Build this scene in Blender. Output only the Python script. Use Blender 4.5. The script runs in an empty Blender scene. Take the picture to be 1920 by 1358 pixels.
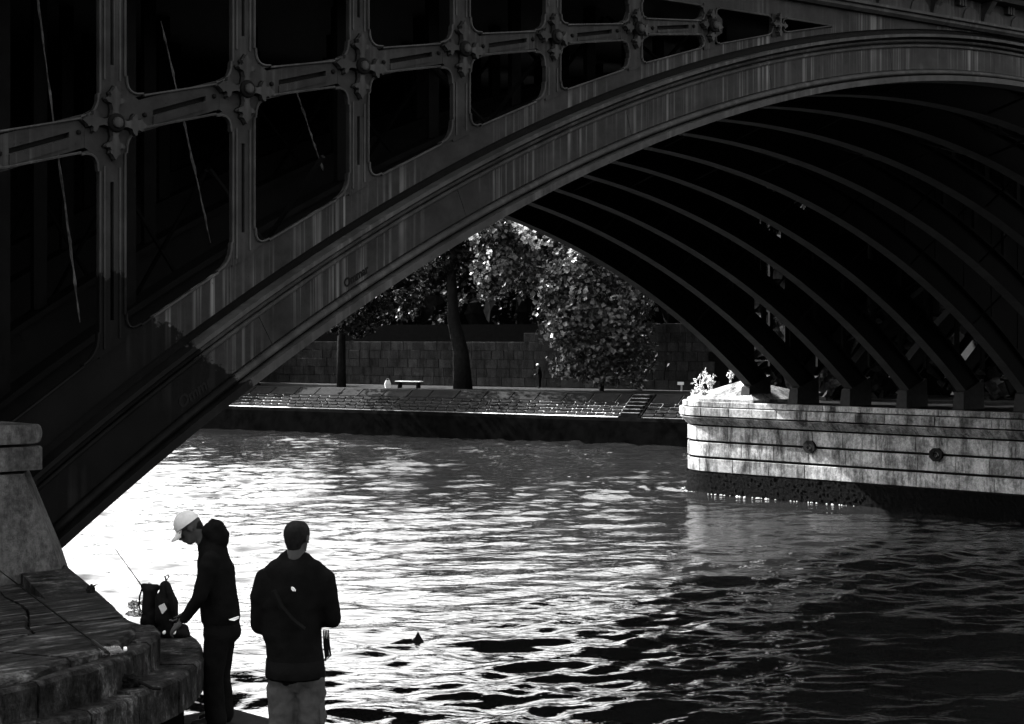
import bpy, bmesh, math, random
import numpy as np
from mathutils import Vector, Matrix, geometry

random.seed(7)
rng = np.random.default_rng(11)
SC = bpy.context.scene
COL = SC.collection

# ------------------------------------------------------------------ camera
CAMZ = 6.77
cd = bpy.data.cameras.new('camera')
cam = bpy.data.objects.new('camera', cd)
COL.objects.link(cam)
cam.location = (0, 0, CAMZ)
cam.rotation_euler = (math.radians(90), 0, 0)
cd.sensor_width = 36.0
cd.lens = 3120 / 1920 * 36
cd.shift_y = -49 / 1920
cd.clip_start = 0.1
cd.clip_end = 3000
SC.camera = cam

# ------------------------------------------------------------------ light
SUN_AZ, SUN_EL = math.radians(-58), math.radians(40)   # azimuth from +Y towards +X
world = bpy.data.worlds.new('World')
SC.world = world
world.use_nodes = True
wn, wl = world.node_tree.nodes, world.node_tree.links
wn.clear()
sky = wn.new('ShaderNodeTexSky')
sky.sky_type = 'NISHITA'
sky.sun_disc = False
sky.dust_density = 4.0          # hazy, bright towards the sun
sky.sun_elevation = SUN_EL
sky.sun_rotation = SUN_AZ % (2 * math.pi)
bw = wn.new('ShaderNodeRGBToBW')            # black and white photograph
bg = wn.new('ShaderNodeBackground')
bg.inputs['Strength'].default_value = 0.15
wo = wn.new('ShaderNodeOutputWorld')
wl.new(sky.outputs[0], bw.inputs[0]); wl.new(bw.outputs[0], bg.inputs[0]); wl.new(bg.outputs[0], wo.inputs[0])
sd = bpy.data.lights.new('sun', 'SUN')
sd.energy = 5.0
sd.angle = math.radians(0.5)
sun = bpy.data.objects.new('sun', sd)
COL.objects.link(sun)
S_DIR = Vector((math.sin(SUN_AZ) * math.cos(SUN_EL), math.cos(SUN_AZ) * math.cos(SUN_EL), math.sin(SUN_EL)))
sun.rotation_euler = S_DIR.to_track_quat('Z', 'Y').to_euler()
sun.location = S_DIR * 200
vs = SC.view_settings
vs.view_transform = 'Standard'
vs.look = 'None'
vs.exposure = 3.0
vs.gamma = 1.0
SC.cycles.max_bounces = 5
SC.cycles.diffuse_bounces = 2
SC.cycles.glossy_bounces = 3
SC.cycles.transmission_bounces = 3
SC.cycles.caustics_reflective = False
SC.cycles.caustics_refractive = False
SC.cycles.sample_clamp_indirect = 4.0
SC.cycles.use_denoising = True
SC.cycles.use_adaptive_sampling = True
SC.cycles.adaptive_threshold = .02

# ------------------------------------------------------------------ helpers
def tag(o, label=None, cat=None, group=None, kind=None):
    if label: o['label'] = label
    if cat: o['category'] = cat
    if group: o['group'] = group
    if kind: o['kind'] = kind
    return o

def empty(name, loc=(0, 0, 0), rz=0):
    o = bpy.data.objects.new(name, None)
    COL.objects.link(o)
    o.location = loc
    o.rotation_euler = (0, 0, rz)
    o.empty_display_size = 0.3
    return o

def link(name, me, parent=None, loc=None):
    o = bpy.data.objects.new(name, me)
    COL.objects.link(o)
    o.parent = parent
    if loc is not None: o.location = loc
    return o

class MB:
    def __init__(self): self.v, self.f = [], []
    def add(self, vs, fs):
        n = len(self.v)
        self.v += [tuple(p) for p in vs]
        self.f += [tuple(i + n for i in f) for f in fs]
        return self
    def box(self, x0, x1, y0, y1, z0, z1):
        return self.add([(x0, y0, z0), (x1, y0, z0), (x1, y1, z0), (x0, y1, z0), (x0, y0, z1), (x1, y0, z1), (x1, y1, z1), (x0, y1, z1)],
                        [(0, 3, 2, 1), (4, 5, 6, 7), (0, 1, 5, 4), (1, 2, 6, 5), (2, 3, 7, 6), (3, 0, 4, 7)])
    def tube(self, pts, rad, n=8, cap=True):
        pts = [Vector(p) for p in pts]
        if not hasattr(rad, '__len__'): rad = [rad] * len(pts)
        rings = []
        up = Vector((0, 0, 1))
        for i, p in enumerate(pts):
            d = (pts[min(i + 1, len(pts) - 1)] - pts[max(i - 1, 0)]).normalized()
            ref = up if abs(d.z) < 0.95 else Vector((1, 0, 0))
            a = d.cross(ref).normalized(); b = d.cross(a)
            rings.append([p + (a * math.cos(2 * math.pi * k / n) + b * math.sin(2 * math.pi * k / n)) * rad[i] for k in range(n)])
        vs_ = [q for r in rings for q in r]
        fs = []
        for i in range(len(pts) - 1):
            for k in range(n):
                fs.append((i * n + k, i * n + (k + 1) % n, (i + 1) * n + (k + 1) % n, (i + 1) * n + k))
        if cap:
            fs.append(tuple(range(n - 1, -1, -1)) if False else tuple(range(n)))
            fs.append(tuple((len(pts) - 1) * n + k for k in range(n - 1, -1, -1)))
        return self.add(vs_, fs)
    def mesh(self, name, mat, smooth=False, fix=True):
        me = bpy.data.meshes.new(name)
        me.from_pydata(self.v, [], self.f)
        if fix:
            bm = bmesh.new(); bm.from_mesh(me)
            bmesh.ops.recalc_face_normals(bm, faces=bm.faces)
            bm.to_mesh(me); bm.free()
        if mat: me.materials.append(mat)
        if smooth: me.polygons.foreach_set('use_smooth', [True] * len(me.polygons))
        return me
    def build(self, name, mat, parent=None, loc=None, smooth=False):
        return link(name, self.mesh(name, mat, smooth), parent, loc)

def jit(a): return random.uniform(-a, a)

# ------------------------------------------------------------------ materials
class NT:
    def __init__(self, name):
        self.m = bpy.data.materials.new(name); self.m.use_nodes = True
        self.n, self.l = self.m.node_tree.nodes, self.m.node_tree.links
        self.p = self.n['Principled BSDF']; self.out = self.n['Material Output']
        self.co = self.n.new('ShaderNodeTexCoord')
    def new(self, t, **k):
        nd = self.n.new(t)
        for a, b in k.items(): setattr(nd, a, b)
        return nd
    def mapping(self, scale=(1, 1, 1), src='Object', rot=(0, 0, 0), loc=(0, 0, 0)):
        mp = self.new('ShaderNodeMapping')
        mp.inputs['Scale'].default_value = scale; mp.inputs['Rotation'].default_value = rot; mp.inputs['Location'].default_value = loc
        self.l.new(self.co.outputs[src], mp.inputs[0]); return mp.outputs[0]
    def geo(self):
        g = self.new('ShaderNodeNewGeometry'); return g.outputs['Position']
    def noise(self, vec, scale, detail=4, rough=.6, w=None):
        t = self.new('ShaderNodeTexNoise')
        t.inputs['Scale'].default_value = scale; t.inputs['Detail'].default_value = detail; t.inputs['Roughness'].default_value = rough
        self.l.new(vec, t.inputs['Vector']); return t.outputs[0]
    def ramp(self, fac, stops):
        r = self.new('ShaderNodeValToRGB')
        e = r.color_ramp.elements
        while len(e) < len(stops): e.new(0.5)
        for el, (p, c) in zip(e, stops):
            el.position = p; el.color = (c, c, c, 1)
        self.l.new(fac, r.inputs[0]); return r.outputs[0]
    def math(self, op, a, b=None, c=None, clamp=False):
        m = self.new('ShaderNodeMath', operation=op, use_clamp=clamp)
        for i, x in enumerate((a, b, c)):
            if x is None: continue
            if isinstance(x, (int, float)): m.inputs[i].default_value = x
            else: self.l.new(x, m.inputs[i])
        return m.outputs[0]
    def mixv(self, fac, a, b):     # scalar mix
        m = self.new('ShaderNodeMix', data_type='FLOAT')
        for i, x in ((0, fac), (2, a), (3, b)):
            if isinstance(x, (int, float)): m.inputs[i].default_value = x
            else: self.l.new(x, m.inputs[i])
        return m.outputs[0]
    def obj_random(self):
        return self.new('ShaderNodeObjectInfo').outputs['Random']
    def color(self, x):
        self.l.new(x, self.p.inputs['Base Color']); return self
    def rough(self, x):
        if isinstance(x, (int, float)): self.p.inputs['Roughness'].default_value = x
        else: self.l.new(x, self.p.inputs['Roughness'])
        return self
    def bump(self, h, strength=.4, dist=.02):
        b = self.new('ShaderNodeBump')
        b.inputs['Strength'].default_value = strength; b.inputs['Distance'].default_value = dist
        self.l.new(h, b.inputs['Height']); self.l.new(b.outputs[0], self.p.inputs['Normal']); return self
    def spec(self, v): self.p.inputs['Specular IOR Level'].default_value = v; return self

def plain(name, c, rough=.7, vary=.25, scale=8, bump=.2, spec=.02):
    t = NT(name)
    v = t.mapping()
    n = t.noise(v, scale, 5)
    t.color(t.ramp(n, [(.3, c * (1 - vary)), (.7, c * (1 + vary))])).rough(rough).spec(spec)
    if bump: t.bump(t.noise(v, scale * 5, 4), bump, .01)
    return t.m

def iron_paint(name, base, light, streak=1.0, dark_patch=False, spec=.03):
    """old dull bridge paint with pale vertical runs, rust and flaking (coordinates are the bridge's own)"""
    t = NT(name)
    v = t.mapping()
    big = t.noise(t.mapping((.5, .5, .5)), 1.0, 5, .65)
    blot = t.noise(v, 2.3, 6, .7)
    st = t.noise(t.mapping((8.5, 2.0, .10)), 1.0, 3, .6)
    st2 = t.noise(t.mapping((17.0, 3.0, .22)), 1.0, 3, .55)
    where = t.ramp(t.noise(t.mapping((.55, .5, .5), loc=(3.1, 0, 1.7)), 1.0, 3), [(.42, 0), (.62, 1)])
    run = t.math('MULTIPLY', t.ramp(st, [(.52, 0), (.66, 1)]), where)
    run2 = t.math('MULTIPLY', t.ramp(st2, [(.55, 0), (.70, 1)]), where)
    run = t.math('MAXIMUM', run, t.math('MULTIPLY', run2, .7))
    base_c = t.mixv(t.ramp(blot, [(.3, 0), (.7, 1)]), base * .55, base * 1.35)
    base_c = t.math('MULTIPLY', base_c, t.ramp(big, [(.3, .75), (.7, 1.2)]))
    c = t.mixv(t.math('MULTIPLY', run, streak), base_c, light)
    pit = t.ramp(t.noise(v, 22, 3), [(.27, 0), (.33, 1)])
    c = t.math('MULTIPLY', c, t.mixv(pit, .35, 1))
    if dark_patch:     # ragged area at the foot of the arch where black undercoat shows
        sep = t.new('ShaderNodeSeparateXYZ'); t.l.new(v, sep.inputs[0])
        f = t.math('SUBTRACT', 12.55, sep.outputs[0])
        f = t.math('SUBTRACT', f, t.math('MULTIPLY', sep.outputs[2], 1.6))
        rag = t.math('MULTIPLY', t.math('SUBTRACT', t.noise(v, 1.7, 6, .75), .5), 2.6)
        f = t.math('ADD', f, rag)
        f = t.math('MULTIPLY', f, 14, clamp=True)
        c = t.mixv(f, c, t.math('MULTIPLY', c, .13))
    t.color(c).rough(.62).spec(spec)
    t.bump(t.math('ADD', t.noise(v, 14, 5), t.math('MULTIPLY', st, .4)), .25, .01)
    return t.m

def stone(name, c, stain=.6, scale=1.0, src='Object', per_block=.3, rough_bump=.4, drip=True):
    t = NT(name)
    v = t.mapping((scale,) * 3, src)
    fine = t.noise(v, 9, 6, .75)
    blot = t.noise(v, 1.1, 5, .65)
    col = t.mixv(t.ramp(fine, [(.36, 0), (.64, 1)]), c * .55, c * 1.3)
    if drip:
        dr = t.noise(t.mapping((1.5 * scale, 1.5 * scale, .35 * scale), src), 1.0, 7, .8)
        col = t.math('MULTIPLY', col, t.ramp(dr, [(.36, 1 - stain), (.56, 1.0)]))
    col = t.math('MULTIPLY', col, t.ramp(blot, [(.32, 1 - stain * .7), (.55, 1.05)]))
    if per_block:
        col = t.math('MULTIPLY', col, t.math('ADD', 1 - per_block, t.math('MULTIPLY', t.obj_random(), per_block * 1.5)))
    t.color(col).rough(.9).spec(.03)
    t.bump(t.math('ADD', t.noise(v, 14, 6, .75), t.math('MULTIPLY', blot, .5)), rough_bump, .03)
    return t.m

M = {}
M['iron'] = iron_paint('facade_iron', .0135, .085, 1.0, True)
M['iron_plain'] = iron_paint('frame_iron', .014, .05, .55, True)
M['iron_orn'] = iron_paint('ornament_iron', .019, .05, .4)
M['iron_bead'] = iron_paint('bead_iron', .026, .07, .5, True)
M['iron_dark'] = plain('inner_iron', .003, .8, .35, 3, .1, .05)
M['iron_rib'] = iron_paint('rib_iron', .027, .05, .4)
M['iron_black'] = plain('black_iron', .002, .8, .3, 6, .1, .05)  # also the black of the painted-in shade on ring and ornaments
M['brace_sunlit'] = plain('sunlit_brace', .075, .6, .4, 5, .1)  # lit tone of the sun-struck braces put into the colour
M['shoe_iron'] = plain('shoe_iron', .010, .7, .5, 5, .3, .05)
M['stay_sunlit'] = plain('sunlit_stay', .04, .7, .8, 9, .3)  # pale tone is sunlight on the stays, put into the colour
M['pier'] = stone('pier_limestone', .205, .9)
M['pier_joint'] = plain('pier_joint', .004, .95, .4, 6)
M['algae'] = None
M['wall'] = stone('quay_wall_stone', .024, .7)
M['wall_joint'] = plain('quay_wall_joint', .003, .95, .4, 6)
M['abut'] = stone('abutment_stone', .06, .65, 1.3, per_block=0, rough_bump=.9)
M['apron'] = None
M['quay'] = plain('quay_floor', .012, .9, .4, 3, .4)
M['coping'] = stone('coping_stone', .008, .5)
M['revet'] = stone('revetment_stone', .007, .6)
M['bankdark'] = plain('wet_bank', .0012, .9, .5, 1.4, .5, 0)
M['leaf'] = None

t = NT('weed_grown_masonry')
v = t.mapping(); n1 = t.noise(v, 6, 6, .8); n2 = t.noise(v, 26, 4, .8)
t.color(t.ramp(n2, [(.52, .0008), (.67, .002), (.76, .02)])).rough(.9).spec(.02).bump(t.math('ADD', n1, n2), 1.0, .12)
M['algae'] = t.m

t = NT('worn_paving')
v = t.mapping((1, 1, 1)); n1 = t.noise(t.mapping((.8, 3.4, 3), rot=(0, 0, .4)), 2.4, 7, .72); n2 = t.noise(v, 16, 5, .8)
n3 = t.noise(v, 1.3, 4)
c = t.math('MULTIPLY', t.ramp(n1, [(.38, .003), (.54, .02), (.70, .13)]), t.ramp(n2, [(.3, .35), (.62, 1.2)]))
c = t.math('MULTIPLY', c, t.ramp(n3, [(.3, .55), (.65, 1.1)]))
t.color(c).rough(.85).spec(.03).bump(t.math('ADD', n1, n2), .9, .03)
M['apron'] = t.m

t = NT('step_stone')
v = t.mapping(); n1 = t.noise(t.mapping((3, 3, 1.4)), 1.6, 7, .8); n2 = t.noise(v, 18, 5, .8)
c = t.math('MULTIPLY', t.ramp(n1, [(.40, .004), (.55, .022), (.72, .16)]), t.ramp(n2, [(.3, .4), (.62, 1.2)]))
t.color(c).rough(.85).spec(.03).bump(t.math('ADD', n1, n2), 1.0, .035)
M['step'] = t.m

t = NT('bank_mortar')
n = t.noise(t.mapping((1, 1, 1)), .16, 3, .6); n2 = t.noise(t.mapping((1, 1, 1)), 3.0, 4)
t.color(t.math('MULTIPLY', t.ramp(n, [(.50, .010), (.58, .5)]), t.ramp(n2, [(.3, .5), (.6, 1)]))).rough(.9)  # pale joints; broad noise paints patches of sunlight onto them
M['mortar'] = t.m

def leaf_mat(name, c, sp=.5):
    t = NT(name)
    n = t.noise(t.mapping(), 1.2, 3)
    rnd = t.noise(t.mapping(), 9.0, 1)
    col = t.math('MULTIPLY', t.ramp(n, [(.3, c * .7), (.7, c * 1.2)]), t.ramp(rnd, [(.32, .3), (.68, 2.0)]))
    t.color(col).rough(.42).spec(sp)
    tr = t.new('ShaderNodeBsdfTranslucent'); t.l.new(col, tr.inputs[0])
    mx = t.new('ShaderNodeMixShader'); mx.inputs[0].default_value = .3
    t.l.new(t.p.outputs[0], mx.inputs[1]); t.l.new(tr.outputs[0], mx.inputs[2]); t.l.new(mx.outputs[0], t.out.inputs[0])
    return t.m
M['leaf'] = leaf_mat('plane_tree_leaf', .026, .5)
M['leaf_dim'] = leaf_mat('shaded_leaf', .008, .12)  # shade of the left crown put into the leaf colour
M['leaf_sunlit'] = leaf_mat('sunlit_leaf', .22, .5)  # sunlight on the bright clusters put into the leaf colour
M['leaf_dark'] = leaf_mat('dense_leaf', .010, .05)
M['weed'] = leaf_mat('weed_leaf', .35)
M['core'] = plain('blocker_core', .003, .95, .5, 3, 0, 0)  # for black cores added inside the foliage to block light
M['bark'] = plain('bark', .006, .9, .5, 5, .8)

t = NT('river_water')
pos = t.geo()
n1 = t.new('ShaderNodeTexNoise'); n1.inputs['Scale'].default_value = 3.2; n1.inputs['Detail'].default_value = 3; n1.inputs['Roughness'].default_value = .5
mp = t.new('ShaderNodeMapping'); mp.inputs['Scale'].default_value = (.75, 1.5, 1); mp.inputs['Rotation'].default_value = (0, 0, .25)
t.l.new(pos, mp.inputs[0]); t.l.new(mp.outputs[0], n1.inputs['Vector'])
t.p.inputs['Base Color'].default_value = (.005, .005, .005, 1)
t.p.inputs['IOR'].default_value = 1.33
t.rough(.0)
t.bump(n1.outputs[0], .19, .12)
M['water'] = t.m

def cloth(name, c, rough=.9):
    t = NT(name); v = t.mapping()
    t.color(t.ramp(t.noise(v, 7, 4), [(.3, c * .75), (.7, c * 1.25)])).rough(rough).spec(.01)
    t.bump(t.math('ADD', t.noise(v, 11, 3), t.math('MULTIPLY', t.noise(v, 120, 2), .15)), .5, .02)
    return t.m
M['jacket'] = cloth('black_jacket', .003)
M['jacket2'] = cloth('black_fleece', .003)
M['jeans'] = cloth('dark_trousers', .003)
M['khaki'] = cloth('grey_trousers', .032)
M['capcloth'] = cloth('pale_cap_cloth', .28)
M['skin'] = plain('skin', .03, .55, .12, 12, .1)
M['hair'] = plain('dark_hair', .006, .6, .4, 40, .5)
M['shoe'] = plain('black_shoe', .01, .5, .3, 10, .1)
M['white'] = plain('pale_cloth', .7, .8, .1, 10, .1)
M['nylon'] = cloth('black_nylon', .004, .6)
M['rod'] = plain('rod_blank', .003, .5, .2, 10, 0, .03)
M['patch'] = plain('grey_patch', .35, .7, .1, 10, .1)
t = NT('clear_plastic'); t.p.inputs['Base Color'].default_value = (.55, .55, .55, 1); t.rough(.12)
t.p.inputs['Transmission Weight'].default_value = .85; t.p.inputs['IOR'].default_value = 1.35
M['plastic'] = t.m
M['drift'] = plain('wet_wood', .01, .6, .4, 8, .5)
M['spray'] = plain('graffiti_paint', .004, .6, .1, 10, 0)
M['spray_pale'] = plain('graffiti_outline', .005, .6, .1, 10, 0)

# ------------------------------------------------------------------ the bridge's own axes: s along the roadway, t across it, z up
ORG = Vector((-5.328, 19.4, 0))
D2 = Vector((.70919, .70502, 0)); D1 = Vector((-.70502, .70919, 0))
RZ = math.atan2(.70502, .70919)
def BW(s, t, z=0.0):
    p = ORG + D2 * s + D1 * t
    return Vector((p.x, p.y, z))
ZC, RR, SCN = -27.934, 39.986, 23.65
A0 = math.asin(23.65 / RR)
def arc(r, a): return (SCN + (RR + r) * math.sin(a), ZC + (RR + r) * math.cos(a))
def arc_z(s, r=0.0): return ZC + math.sqrt((RR + r) ** 2 - (s - SCN) ** 2)
def deck_z(s): return 12.73 + .043 * (min(s, 26.0) - 14.37)

# ------------------------------------------------------------------ river
def axis(segs):
    out = []
    for a, b, d in segs:
        n = max(1, int(round((b - a) / d)))
        out += [a + (b - a) * i / n for i in range(n)]
    out.append(segs[-1][1]); return np.array(out)
xs = axis([(-900, -120, 60), (-120, -42, 2.0), (-42, 34, .13), (34, 80, 2.0), (80, 900, 60)])
ylist = [-300, -100, -20, 0, 8, 14]
y = 18.0
while y < 132: ylist.append(y); y *= 1.0024
ylist += [140, 160, 220, 400, 900]
ys = np.array(ylist)
X, Y = np.meshgrid(xs, ys)
Z = np.zeros_like(X)
wr = np.random.default_rng(5)
fl = math.atan2(D1.y, D1.x)          # waves run mainly along the river
for k in range(120):
    lam = .45 * (7.5 ** wr.random())
    th = math.radians(108) + wr.normal(0, .55) + (math.pi if wr.random() < .3 else 0)
    kk = 2 * math.pi / lam
    slope = .0225 * (lam / 1.2) ** -.05
    ph = wr.random() * 2 * math.pi
    kx, ky = kk * math.cos(th), kk * math.sin(th)
    Z += slope / kk * np.cos(kx * X + ky * Y + ph + .8 * np.sin(.07 * X + .05 * Y + ph))
gust = .8 + .35 * np.sin(.11 * X + 1.3 + .6 * np.sin(.05 * Y)) * np.sin(.07 * Y + .4) + .2 * np.sin(.31 * X - .17 * Y)
Z *= gust
# ripple ring off the pier nose
c0 = BW(48.9, 29.5); dist = np.hypot(X - c0.x, Y - c0.y)
Z += .05 * np.exp(-((dist - 2.0) / 1.2) ** 2) * np.cos(7 * dist)
fade = np.clip((130 - Y) / 15, 0, 1) * np.clip((Y - 14) / 3, 0, 1) * np.clip((X + 60) / 15, 0, 1) * np.clip((60 - X) / 15, 0, 1)
Z *= fade
V = np.stack([X, Y, Z], -1).reshape(-1, 3)
ny, nx = X.shape
idx = np.arange(ny * nx).reshape(ny, nx)
F = np.stack([idx[:-1, :-1], idx[:-1, 1:], idx[1:, 1:], idx[1:, :-1]], -1).reshape(-1, 4)
def np_mesh(name, V, F, mat, smooth=True):
    me = bpy.data.meshes.new(name)
    k = F.shape[1]
    me.vertices.add(len(V)); me.vertices.foreach_set('co', np.asarray(V, np.float32).ravel())
    me.loops.add(F.size); me.loops.foreach_set('vertex_index', np.asarray(F, np.int32).ravel())
    me.polygons.add(len(F))
    me.polygons.foreach_set('loop_start', np.arange(0, F.size, k, dtype=np.int32))
    me.polygons.foreach_set('use_smooth', np.full(len(F), smooth))
    me.update(calc_edges=True)
    if mat: me.materials.append(mat)
    return me
tag(link('river_water', np_mesh('river_water', V, F, M['water'])), 'rippled river water running under the bridge', 'water', kind='structure')
riverbed = MB().box(-900, 900, -300, 900, -4.2, -4.0).build('riverbed', M['bankdark']); tag(riverbed, 'dark bed under the river', 'riverbed', kind='structure')

# ------------------------------------------------------------------ iron bridge
bridge = empty('iron_arch_bridge', ORG, RZ)
tag(bridge, 'dark painted iron arch bridge with ornate open spandrels spanning the river', 'bridge')

def sweep(name, prof, a0, a1, n, mat, parent=bridge, smooth=False, loc=None, dt=0.0):
    """closed profile [(radial offset, depth towards the viewer)] swept along the arch"""
    mb = MB(); k = len(prof); vs_ = []
    for i in range(n + 1):
        a = a0 + (a1 - a0) * i / n
        for r, d in prof:
            s, z = arc(r, a); vs_.append((s, -d + dt, z))
    fs = []
    for i in range(n):
        for j in range(k):
            fs.append((i * k + j, i * k + (j + 1) % k, (i + 1) * k + (j + 1) % k, (i + 1) * k + j))
    fs.append(tuple(range(k))); fs.append(tuple(n * k + j for j in range(k - 1, -1, -1)))
    mb.add(vs_, fs)
    return mb.build(name, mat, parent, loc, smooth)

def rect(r0, r1, d0, d1): return [(r0, d0), (r0, d1), (r1, d1), (r1, d0)]

def plate_mesh(name, outer, holes, front, back, mat):
    """flat plate in the facade plane: polygon with holes, extruded between two depths"""
    loops = [outer] + list(holes)
    polys = [[Vector((p[0], p[1], 0)) for p in lp] for lp in loops]
    tri = geometry.tessellate_polygon(polys)
    flat = [p for lp in loops for p in lp]; n = len(flat)
    vs_ = [(x, -front, z) for x, z in flat] + [(x, -back, z) for x, z in flat]
    fs = [tuple(t_) for t_ in tri] + [tuple(n + i for i in reversed(t_)) for t_ in tri]
    o = 0
    for lp in loops:
        m_ = len(lp)
        for i in range(m_):
            a, b = o + i, o + (i + 1) % m_
            fs.append((a, b, n + b, n + a))
        o += m_
    mb = MB(); mb.add(vs_, fs)
    return mb.mesh(name, mat)
def plate(name, outer, holes, front, back, mat, parent=bridge):
    return link(name, plate_mesh(name, outer, holes, front, back, mat), parent)

# --- facade arch ring
for i in range(13):
    a = -A0 + 2 * A0 * i / 13
    sweep('arch_web_panel', rect(.10, .90, -.06, 0.0), a + (.0001 if i else 0), -A0 + 2 * A0 * (i + 1) / 13 - .0001, 12, M['iron'])
sweep('bottom_flange', rect(0, .105, -.26, .17), -A0, A0, 150, M['iron_bead'])
sweep('lower_bead', [(.135, 0), (.14, .06), (.165, .09), (.20, .085), (.225, .05), (.235, 0)], -A0, A0, 150, M['iron_bead'], smooth=True)
sweep('upper_bead', [(.665, 0), (.67, .035), (.70, .05), (.725, .035), (.73, 0)], -A0, A0, 150, M['iron_bead'], smooth=True)
sweep('upper_fillet', [(.765, 0), (.765, .09), (.785, .11), (.81, .09), (.815, 0)], -A0, A0, 150, M['iron_bead'])
sweep('top_flange', rect(.855, .91, -.26, .19), -A0, A0, 150, M['iron_bead'])

sweep('gap_shade', rect(.905, 1.06, -.10, -.055), -A0, A0, 120, M['iron_black'])  # black strip paints in the shade of the gap
for r0_, r1_ in ((.104, .136), (.236, .246), (.735, .762), (.818, .852)):
    sweep('groove_shade', rect(r0_, r1_, -.02, .004), -A0, A0, 150, M['iron_black'])  # black strips on the surface paint in the shade of grooves

# --- spandrel frame (left half of the facade, the part in view)
S0, DS = .745, 1.905
RAILX = [-3.2, -.69, .38, 1.07, 2.29, 2.96, 4.23, 4.85, 6.16, 6.69, 8.06, 8.61, 10.0, 10.5, 11.95, 13.5]
RAILZ = [8.0, 8.845, 9.195, 9.415, 9.815, 10.0, 10.34, 10.5, 10.82, 10.945, 11.25, 11.35, 11.63, 11.72, 11.95, 12.15]
def rail_z(s): return float(np.interp(s, RAILX, RAILZ))
def rail_h(s): return .205 - .0075 * s
def chord_r(s): return 1.52 - .0245 * s
def chord_z(s): return arc_z(s, chord_r(s))
def top_z(s): return deck_z(s) - .33
def post_s(i): return S0 + DS * i
def post_w(i): return .17 - .004 * max(i, 0)

def opening(corners, rad, step=.022):
    """outline of an opening: straight sides, rounded corners that step inwards at both ends"""
    pts = []; n = len(corners)
    cs = [Vector(c) for c in corners]
    for i, c in enumerate(cs):
        a = (cs[i - 1] - c); b = (cs[(i + 1) % n] - c)
        r = min(rad, a.length * .42, b.length * .42)
        a.normalize(); b.normalize()
        p0 = c + a * r; p1 = c + b * r
        pts.append(p0 + a * step)
        q0, q1 = p0 + b * step, p1 + a * step
        pts.append(q0 + a * step)
        ctrl = c + (a + b) * step * 1.2
        for k in range(1, 6):
            u = k / 6
            pts.append(q0 * (1 - u) ** 2 + ctrl * 2 * u * (1 - u) + q1 * u * u)
        pts.append(q1 + b * step)
        pts.append(p1 + b * step)
    return [(p.x, p.y) for p in pts]

def bead(outline, off, r, name='opening_bead'):
    mb = MB(); n = 5; k = len(outline)
    cx = sum(p[0] for p in outline) / k; cz = sum(p[1] for p in outline) / k
    vs_ = []; fs = []
    for i, (x, z) in enumerate(outline):
        px, pz = outline[i - 1]; nx_, nz_ = outline[(i + 1) % k]
        d = Vector((nx_ - px, nz_ - pz))
        if d.length < 1e-6: d = Vector((1, 0))
        d.normalize(); nn = Vector((d.y, -d.x))
        for j in range(n):
            a = 2 * math.pi * j / n
            vs_.append((x + nn.x * r * math.cos(a), -off - r * math.sin(a), z + nn.y * r * math.cos(a)))
    for i in range(k):
        for j in range(n):
            fs.append((i * n + j, i * n + (j + 1) % n, ((i + 1) % k) * n + (j + 1) % n, ((i + 1) % k) * n + j))
    mb.add(vs_, fs)
    return mb.build(name, M['iron_bead'], bridge)

ornament_cache = {}
def cross_mesh(sc, grow=0.0, d0=0.0, d1=.085, mat='iron_orn'):
    arm = [(.07, .05), (.15, .034), (.215, .05), (.235, .10), (.265, .125), (.285, .115), (.285, .07), (.31, .055), (.345, .07), (.365, .04), (.42, 0)]
    arm = [(x + grow * (1 if k_ == len(arm) - 1 else 0), y_ + grow * (1 if k_ < len(arm) - 1 else 0)) for k_, (x, y_) in enumerate(arm)]
    out = []
    for q in range(4):
        a = q * math.pi / 2
        full = [(x, -y_) for x, y_ in arm] + [(x, y_) for x, y_ in reversed(arm[:-1])]
        for x, y_ in full:
            out.append((sc * (x * math.cos(a) - y_ * math.sin(a)), sc * (x * math.sin(a) + y_ * math.cos(a))))
    return plate_mesh('cross_ornament', out, [], d1, d0, M[mat])
def disc_mesh(name, r, d0, d1, mat, n=14):
    mb = MB(); vs_ = []
    prof = [(r, d0), (r, d1 * .6 + d0 * .4), (r * .8, d1 * .9 + d0 * .1), (r * .35, d1)]
    for rr_, d in prof:
        for k in range(n): vs_.append((rr_ * math.cos(2 * math.pi * k / n), -d, rr_ * math.sin(2 * math.pi * k / n)))
    fs = [(i * n + k, i * n + (k + 1) % n, (i + 1) * n + (k + 1) % n, (i + 1) * n + k) for i in range(3) for k in range(n)]
    fs += [tuple(range(n)), tuple(3 * n + k for k in range(n - 1, -1, -1))]
    mb.add(vs_, fs); return mb.mesh(name, mat, True)
cross_by = {}
ring_me = disc_mesh('boss_ring', .115, 0, .04, M['iron_black'], 18)
boss_me = disc_mesh('boss', .066, .0, .045, M['iron_orn'], 18)
bolt_me = disc_mesh('bolt', .03, 0, .03, M['iron_black'], 10)
slot_mat = M['iron_black']

def sub(name, me, parent, s, z, d=0.0):
    return link(name, me, parent, (s, -d, z))

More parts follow.
